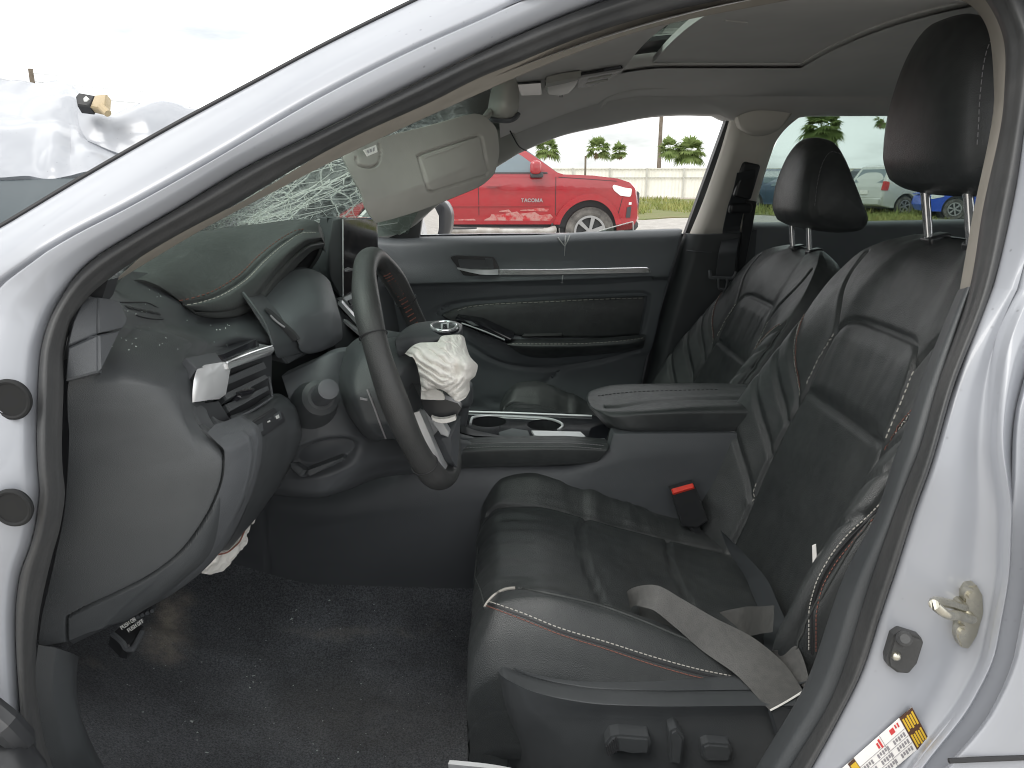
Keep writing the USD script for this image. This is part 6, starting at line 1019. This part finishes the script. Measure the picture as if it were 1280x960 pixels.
# underside opening of the cowl and the instrument binnacle
part('cowl_inner', shell(grid(px([[(296, 372, .58), (335, 330, .68), (372, 303, .76), (402, 295, .80)], [(312, 386, .60), (345, 360, .71), (378, 332, .79), (399, 312, .81)], [(326, 404, .62), (352, 380, .72), (372, 352, .79), (385, 337, .82)]]), 24, 14), (0, .008, 0)), 'print_dark', cowl)
part('cowl_flank', shell(grid(px([[(399, 290, .80), (402.5, 297, .80), (399, 313, .80), (385, 337, .81)], [(401, 290, .84), (404, 298, .84), (401, 315, .84), (387, 339, .85)]]), 24, 6), (0, .01, 0)), 'leather_worn', cowl)
rows = [[(314, 360, .54), (345, 345, .60), (375, 336, .66), (398, 340, .70), (413, 353, .72)], [(336, 386, .52), (360, 373, .56), (390, 363, .61), (412, 369, .65), (422, 383, .68)], [(357, 409, .50), (378, 399, .53), (400, 393, .57), (418, 396, .61), (427, 404, .65)], [(374, 432, .49), (385, 428, .52), (402, 424, .55), (418, 420, .59), (428, 416, .64)], [(377, 441, .52), (390, 442, .54), (405, 438, .57), (419, 431, .61), (427, 425, .66)]]
bin_ = part('instrument_binnacle', shell(grid(px(rows), 50, 50), (-.01, .02, 0)), 'plastic_dark', dash)
part('binnacle_wall', shell(grid(px([[(299, 364, .475), (316, 357, .53)], [(322, 398, .455), (342, 388, .51)], [(343, 436, .445), (372, 428, .50)], [(350, 448, .47), (378, 442, .52)]]), 14, 40), (0, .01, 0)), 'plastic_soft', bin_)
part('binnacle_rim', tube(chord([P(304, 366, .468), P(318, 384, .452), P(333, 408, .44), P(341, 432, .432)], 30), .0018, 8), 'plastic_soft', bin_)
part('binnacle_gap', slab([(330, 386, .485), (336, 389, .487), (352, 404, .487), (366, 416, .487), (373, 425, .487), (367, 427, .487), (355, 416, .487)], .012, .001), 'print_dark', bin_)
part('binnacle_wire', tube(chord([P(338, 394, .48), P(346, 402, .48), P(356, 409, .48)], 10), .0014, 6), 'print_grey', bin_)
part('dash_body', cbox((-.74, .36, .72), (-.43, 1.64, .945), .02), 'plastic_black', dash)
part('dash_core', shell(grid(px([[(290, 400, .74), (350, 380, .82), (400, 380, .92), (470, 400, 1.1)], [(300, 500, .66), (350, 500, .72), (400, 500, .82), (470, 500, 1.0)], [(310, 600, .70), (350, 600, .75), (400, 600, .80), (470, 600, .84)]]), 20, 20), (0, .01, 0)), 'plastic_black', dash)
part('binnacle_foot', slab([(352, 446, .47), (380, 437, .55), (392, 425, .56), (396, 432, .56), (388, 441, .55), (360, 455, .48)], .03, .003), 'plastic_soft', bin_)
part('dash_pad', shell(grid(px([[(380, 330, .9), (405, 300, 1.0), (430, 282, 1.1), (455, 286, 1.45), (466, 290, 1.6)], [(380, 350, .85), (410, 335, .95), (440, 320, 1.05), (462, 312, 1.45), (472, 306, 1.6)], [(395, 380, .80), (420, 372, .9), (445, 370, 1.0), (468, 345, 1.45), (480, 335, 1.6)]]), 40, 24), (0, .02, -.02)), 'plastic_soft', dash)
part('dash_front', shell(grid(px([[(395, 375, .80), (420, 370, .9), (445, 366, 1.0), (466, 343, 1.45), (478, 332, 1.6)], [(420, 440, .80), (445, 430, .88), (470, 420, 1.0), (485, 400, 1.45), (495, 390, 1.6)], [(430, 540, .82), (460, 540, .9), (490, 520, 1.0), (500, 480, 1.45), (505, 460, 1.6)]]), 40, 30), (-.02, .02, 0)), 'plastic_black', dash)
# tablet screen, centre vents and controls
scr = part('touch_screen', slab([(427.5, 273, .90), (472, 272, 1.08), (473, 345, 1.06), (470, 366, 1.06), (428, 372, .90)], .03, .001), 'gloss_black', dash, label='tall dark touch screen standing on the dash')
part('screen_glass', slab([(430, 275, .894), (470.5, 274, 1.068), (471, 345, 1.05), (468, 362, 1.05), (430, 369, .894)], .004, .0005), 'screen', scr)
part('screen_back', slab([(416, 274, .89), (428, 272, .895), (428, 373, .895), (415, 352, .88), (410, 330, .88), (412, 300, .88)], .06, .004), 'plastic_soft', scr)
part('screen_frame', tube([P(428.5, 274, .888), P(428.8, 371, .888)], .0016, 6), 'satin_metal', scr)
part('screen_crack', cat([tube(chord([P(431, 339, .885), P(438, 336.5, .90), P(446, 337.5, .93), P(456, 336.5, .97)], 16), .0012, 5), slab([(430, 337, .887), (436, 334, .90), (443, 338, .92), (432, 340, .89)], .002)]), 'print_grey', scr)
cs = part('centre_stack', slab([(428, 372, .885), (456, 360, .97), (462, 395, .96), (452, 396, .93)], .04, .002), 'satin_metal', dash)
part('stack_button', cat([slab([(436 + 6.4 * i, 375 - 2.6 * i + 8 * j, .897 + .02 * i), (441 + 6.4 * i, 373 - 2.6 * i + 8 * j, .91 + .02 * i), (444 + 6.4 * i, 379 - 2.6 * i + 8 * j, .91 + .02 * i), (439.5 + 6.4 * i, 381 - 2.6 * i + 8 * j, .897 + .02 * i)], .004, .001) for i in range(3) for j in range(2)]), 'plastic_black', cs)
part('stack_trim', slab([(422, 380, .865), (427, 378, .865), (459, 414, .88), (459, 420, .88)], .02, .001), 'satin_metal', cs)
part('stack_trim', slab([(428, 402, .855), (430, 400, .855), (456, 420, .87), (454, 424, .87)], .02, .001), 'satin_metal', cs)
part('stack_vent', slab([(424, 384, .872), (430, 382, .872), (458, 416, .885), (452, 424, .885), (432, 404, .875)], .04, .001), 'gloss_black', cs)
# ---- steering wheel
WC = np.array([-.150, .56, .876]); tl = math.radians(18.5); e1 = np.array([0, 1.0, 0]); e2 = np.array([-math.sin(tl), 0, math.cos(tl)]); nw = np.array([math.cos(tl), 0, math.sin(tl)])
a_ = np.linspace(0, 2 * np.pi, 161)[:-1]; RW_ = .176
GW = []
for t in a_:
    rad = math.cos(t) * e1 + math.sin(t) * e2; rx = .0148 + .0018 * math.cos(4 * t) ** 2; flat = 1 - .06 * max(0, -math.sin(t)) ** 8
    c = WC + RW_ * flat * rad; b_ = np.linspace(0, 2 * np.pi, 25)[:-1]
    d_ = np.array([rad * math.cos(b) * rx * .95 + nw * math.sin(b) * rx * 1.12 for b in b_]); GW.append(c + d_)
GW = np.array(GW + [GW[0]])
whl = part('steering_wheel', wrapshell(GW, False), 'wheel_leather', car, label='black leather steering wheel with deployed airbag')
for t in (2.62, 3.75, .52, -.6):
    rad = math.cos(t) * e1 + math.sin(t) * e2; c = WC + RW_ * rad; part('rim_seam', tube([c + rad * math.cos(b) * .0160 + nw * math.sin(b) * .0184 for b in np.linspace(0, 6.283, 25)], .0009, 5), 'print_dark', whl)
st_ = [WC + (RW_ - .0176) * (math.cos(t) * e1 + math.sin(t) * e2) + nw * .006 * k for k in (-1,) for t in np.linspace(.15, 1.2, 40)]
part('stitching', cat([tube([WC + (RW_ - .0142) * (math.cos(t) * e1 + math.sin(t) * e2) - nw * .006, WC + (RW_ - .0142) * (math.cos(t + .02) * e1 + math.sin(t + .02) * e2) + nw * .006], .0011, 5) for t in np.linspace(.1, 1.05, 18)]), 'stitch_red', whl, smooth=False, kind='stuff')
# spokes, hub and pad
def wp(a, b, c): return WC + e1 * a + e2 * b + nw * c
hubm = [wp(.085 * math.cos(t) * (1 + .12 * math.cos(2 * t)), .075 * math.sin(t) - .005, c) for t in np.linspace(0, 6.283, 25)[:-1] for c in (-.055, -.02)] + [wp(.066 * math.cos(t), .055 * math.sin(t), .008) for t in np.linspace(0, 6.283, 25)[:-1]]
part('wheel_hub', hull(hubm), 'plastic_soft', whl)
part('wheel_spoke', cat([hull([wp(s * .06, .03, -.03), wp(s * .06, -.03, -.03), wp(s * .06, .03, -.01), wp(s * .06, -.03, -.01), wp(s * .165, .022, -.012), wp(s * .165, -.012, -.012), wp(s * .165, .022, .004), wp(s * .165, -.012, .004)]) for s in (1, -1)]), 'plastic_black', whl)
part('wheel_spoke', cat([hull([wp(s * .02, -.05, -.02), wp(s * .055, -.05, -.02), wp(s * .02, -.05, .0), wp(s * .055, -.05, .0), wp(s * .030, -.165, -.012), wp(s * .062, -.16, -.012), wp(s * .030, -.165, .006), wp(s * .062, -.16, .006)]) for s in (1, -1)]), 'satin_metal', whl, label='silver lower spoke')
part('spoke_plate', cat([slab([(538, 524, .50), (548, 518, .50), (562, 542, .50), (560, 547, .50), (551, 544, .50)], .02, .002)]), 'satin_metal', whl)
part('spoke_face', slab([(552, 548, .51), (563, 545, .51), (576, 520, .53), (575, 560, .53), (571, 585, .52), (566, 578, .51), (560, 565, .51)], .02, .002), 'plastic_dark', whl)
# torn-open horn pad flap with the round badge, and the spent airbag
rows = [[(500, 416, .50), (520, 404, .54), (545, 401, .57), (565, 401, .58), (578, 406, .58)], [(494, 424, .46), (515, 413, .50), (545, 409, .53), (568, 409, .54), (577, 412, .55)], [(494, 432, .45), (515, 424, .48), (540, 418, .50), (565, 416, .51), (573, 417, .52)], [(500, 446, .47), (518, 440, .48), (535, 432, .49), (552, 424, .50), (566, 421, .51)]]
G = grid(px(rows), 40, 30); flap = part('horn_pad', shell(G, (0, .012, -.012)), 'plastic_soft', whl)
def bp_(a, r, dz=0): # points on the badge's ellipse
    return P(554.5 + r * 17.2 * math.cos(a), 409 - r * 6.2 * math.sin(a) - dz, .535 + .03 * r * math.sin(a))
part('badge_ring', tube(np.array([bp_(a, .92, 1.5) for a in np.linspace(0, 6.283, 49)[:-1]]), .0019, 8, True), 'chrome', flap)
part('badge_base', hull([bp_(a, 1.15, .3) for a in np.linspace(0, 6.283, 33)] + [bp_(a, 1.15, -2.5) for a in np.linspace(0, 6.283, 33)]), 'gloss_black', flap)
bb = part('badge_bar', slab([(551, 404, .545), (561, 403, .548), (561, 416, .510), (551, 416, .508)], .006, .001), 'satin_metal', flap)
tm = meshkit.text_mesh('NISSAN', .010, .001, True); tm.apply_translation(-tm.bounds.mean(0)); A_, B_, C_ = P(556, 405, .5385), P(556, 415.0, .5045), P(551, 415, .5045); ex = (B_ - A_) / np.linalg.norm(B_ - A_); ey = np.cross(ex, [1.0, 0, 0]); ey = P(561, 410, .524) - P(551, 410, .524); ey /= np.linalg.norm(ey); nz_ = np.cross(ex, ey); M_ = np.eye(4); M_[:3, 0], M_[:3, 1], M_[:3, 2] = ex, ey, nz_; M_[:3, 3] = (A_ + B_) / 2
tm.apply_scale([np.linalg.norm(B_ - A_) * .9 / tm.extents[0], .006 / tm.extents[1], 1]); tm.apply_transform(M_); part('badge_lettering', tm, 'print_dark', flap, smooth=False)
rows = [[(506, 442, .46), (524, 429, .465), (545, 428, .47), (553, 420, .475), (572, 419, .49), (579, 424, .50)], [(515, 446, .44), (530, 440, .435), (548, 440, .43), (562, 436, .43), (578, 440, .45), (585, 446, .48)], [(523, 463, .44), (534, 460, .425), (550, 460, .415), (566, 456, .41), (583, 455, .43), (595, 458, .46)], [(526, 480, .445), (540, 476, .425), (555, 474, .415), (570, 470, .41), (586, 470, .43), (592, 470, .46)], [(527, 490, .45), (545, 484, .435), (558, 486, .425), (572, 486, .42), (582, 482, .44), (585, 478, .46)], [(545, 484, .455), (556, 487, .445), (563, 495, .435), (572, 502, .43), (580, 498, .44), (585, 488, .46)]]
G = grid(px(rows), 130, 120); uv = proj(G)
wc_ = -.60 * (uv[..., 0] - 540) + .80 * (uv[..., 1] - 450); nz0 = meshkit.fbm(G * 26, 3, 6); nz1 = meshkit.fbm(G * 40, 3, 16)
lft = np.clip((572 - uv[..., 0] + (nz0 - .5) * 26) / 16, 0, 1); btm = np.clip((uv[..., 1] - 468) / 10, 0, 1) * np.clip((uv[..., 0] - 548) / 10, 0, 1)
pl1 = np.abs(np.sin(wc_ * .36 + (nz0 - .5) * 7 + .02 * (uv[..., 0] - 540))) ** .7; rr_ = np.hypot(uv[..., 0] - 552, uv[..., 1] - 462); pl2 = np.abs(np.sin(rr_ * .42 + (nz1 - .5) * 3)) ** .8
amp = .0085 * pl1 * lft * (1 - btm) + .0055 * pl2 * btm + .004 * np.abs(np.sin(uv[..., 0] * .30 + uv[..., 1] * .10 + (nz0 - .5) * 9)) * (1 - lft) * (1 - btm) * np.clip((452 - uv[..., 1]) / 10, 0, 1)
bul_ = np.exp(-((uv[..., 0] - 584) / 12) ** 2 - ((uv[..., 1] - 455) / 14) ** 2) * .020 - np.exp(-((uv[..., 0] - 571) / 5) ** 2 - ((uv[..., 1] - 462) / 9) ** 2) * .018 - np.exp(-((uv[..., 0] - 563) / 4) ** 2 - ((uv[..., 1] - 436) / 12) ** 2) * .010
G += np.array([.1, -1.0, .2]) * (amp + bul_ + (meshkit.fbm(G * 34, 4, 61) - .5) * .020)[..., None]
bag = part('airbag', shell(G, (.002, .004, 0)), 'airbag', whl, smooth=60, label='crumpled spent white airbag hanging from the wheel hub')
rows = [[(527, 478, .455), (540, 484, .455), (553, 490, .455)], [(526, 490, .455), (538, 494, .455), (556, 497, .455)], [(526, 499, .455), (540, 500, .455), (555, 500, .455)]]
G = grid(px(rows), 20, 20); part('airbag_flap', shell(G + gnorm(G) * ((meshkit.fbm(G * 60, 3, 2) - .5) * .008)[..., None], (0, .004, 0)), 'airbag', bag)
G = grid(px([[(539, 521, .455), (552, 524, .455), (569, 520, .455)], [(541, 525, .452), (554, 529, .452), (570, 525, .452)]]), 20, 6); part('airbag_flap', shell(G, (0, .01, 0)), 'airbag', bag)
part('airbag_cavity', slab([(526, 499, .47), (556, 499, .47), (572, 504, .47), (577, 510, .47), (570, 522, .47), (552, 522, .47), (538, 522, .47), (530, 512, .47)], .02), 'plastic_black', whl)
# crumbs of broken glass on the carpet and dash
cr_ = []; r2_ = np.random.default_rng(3)
uvc = np.vstack([r2_.uniform((150, 745), (600, 955), (110, 2)), np.array([(365, 774), (319, 833), (370, 763), (178, 890), (240, 902), (247, 916), (258, 941), (412, 751), (317, 845), (317, 853), (313, 861), (252, 828), (309, 846)])])
for k, (u, v) in enumerate(uvc):
    h = drape([(u, v), (u + .01, v)], CM, 0, 2)
    if len(h):
        q = h[0]; s = r2_.uniform(.0005, .0011) if k < 110 else r2_.uniform(.0011, .0021); c = hull(r2_.normal(0, 1, (9, 3)) * [1.3, .9, .7] * s * .7); cr_.append(move(c, q + [0, 0, s * .5]))
part('glass_crumbs', cat(cr_), 'crumb', smooth=False, kind='stuff', label='broken glass crumbs scattered over the dark floor carpet', cat_='glass crumbs')
cr_ = []
for k in range(60):
    u, v = r2_.uniform((130, 362), (300, 440)); h = drape([(u, v), (u + .01, v)], DM, 0, 2)
    if len(h): s = r2_.uniform(.0004, .0010); cr_.append(move(hull(r2_.normal(0, 1, (8, 3)) * s * .7), h[0] + [0, 0, s * .4]))
part('glass_crumbs', cat(cr_), 'crumb', smooth=False, kind='stuff', label='tiny glass crumbs lying on top of the dashboard corner', cat_='glass crumbs')
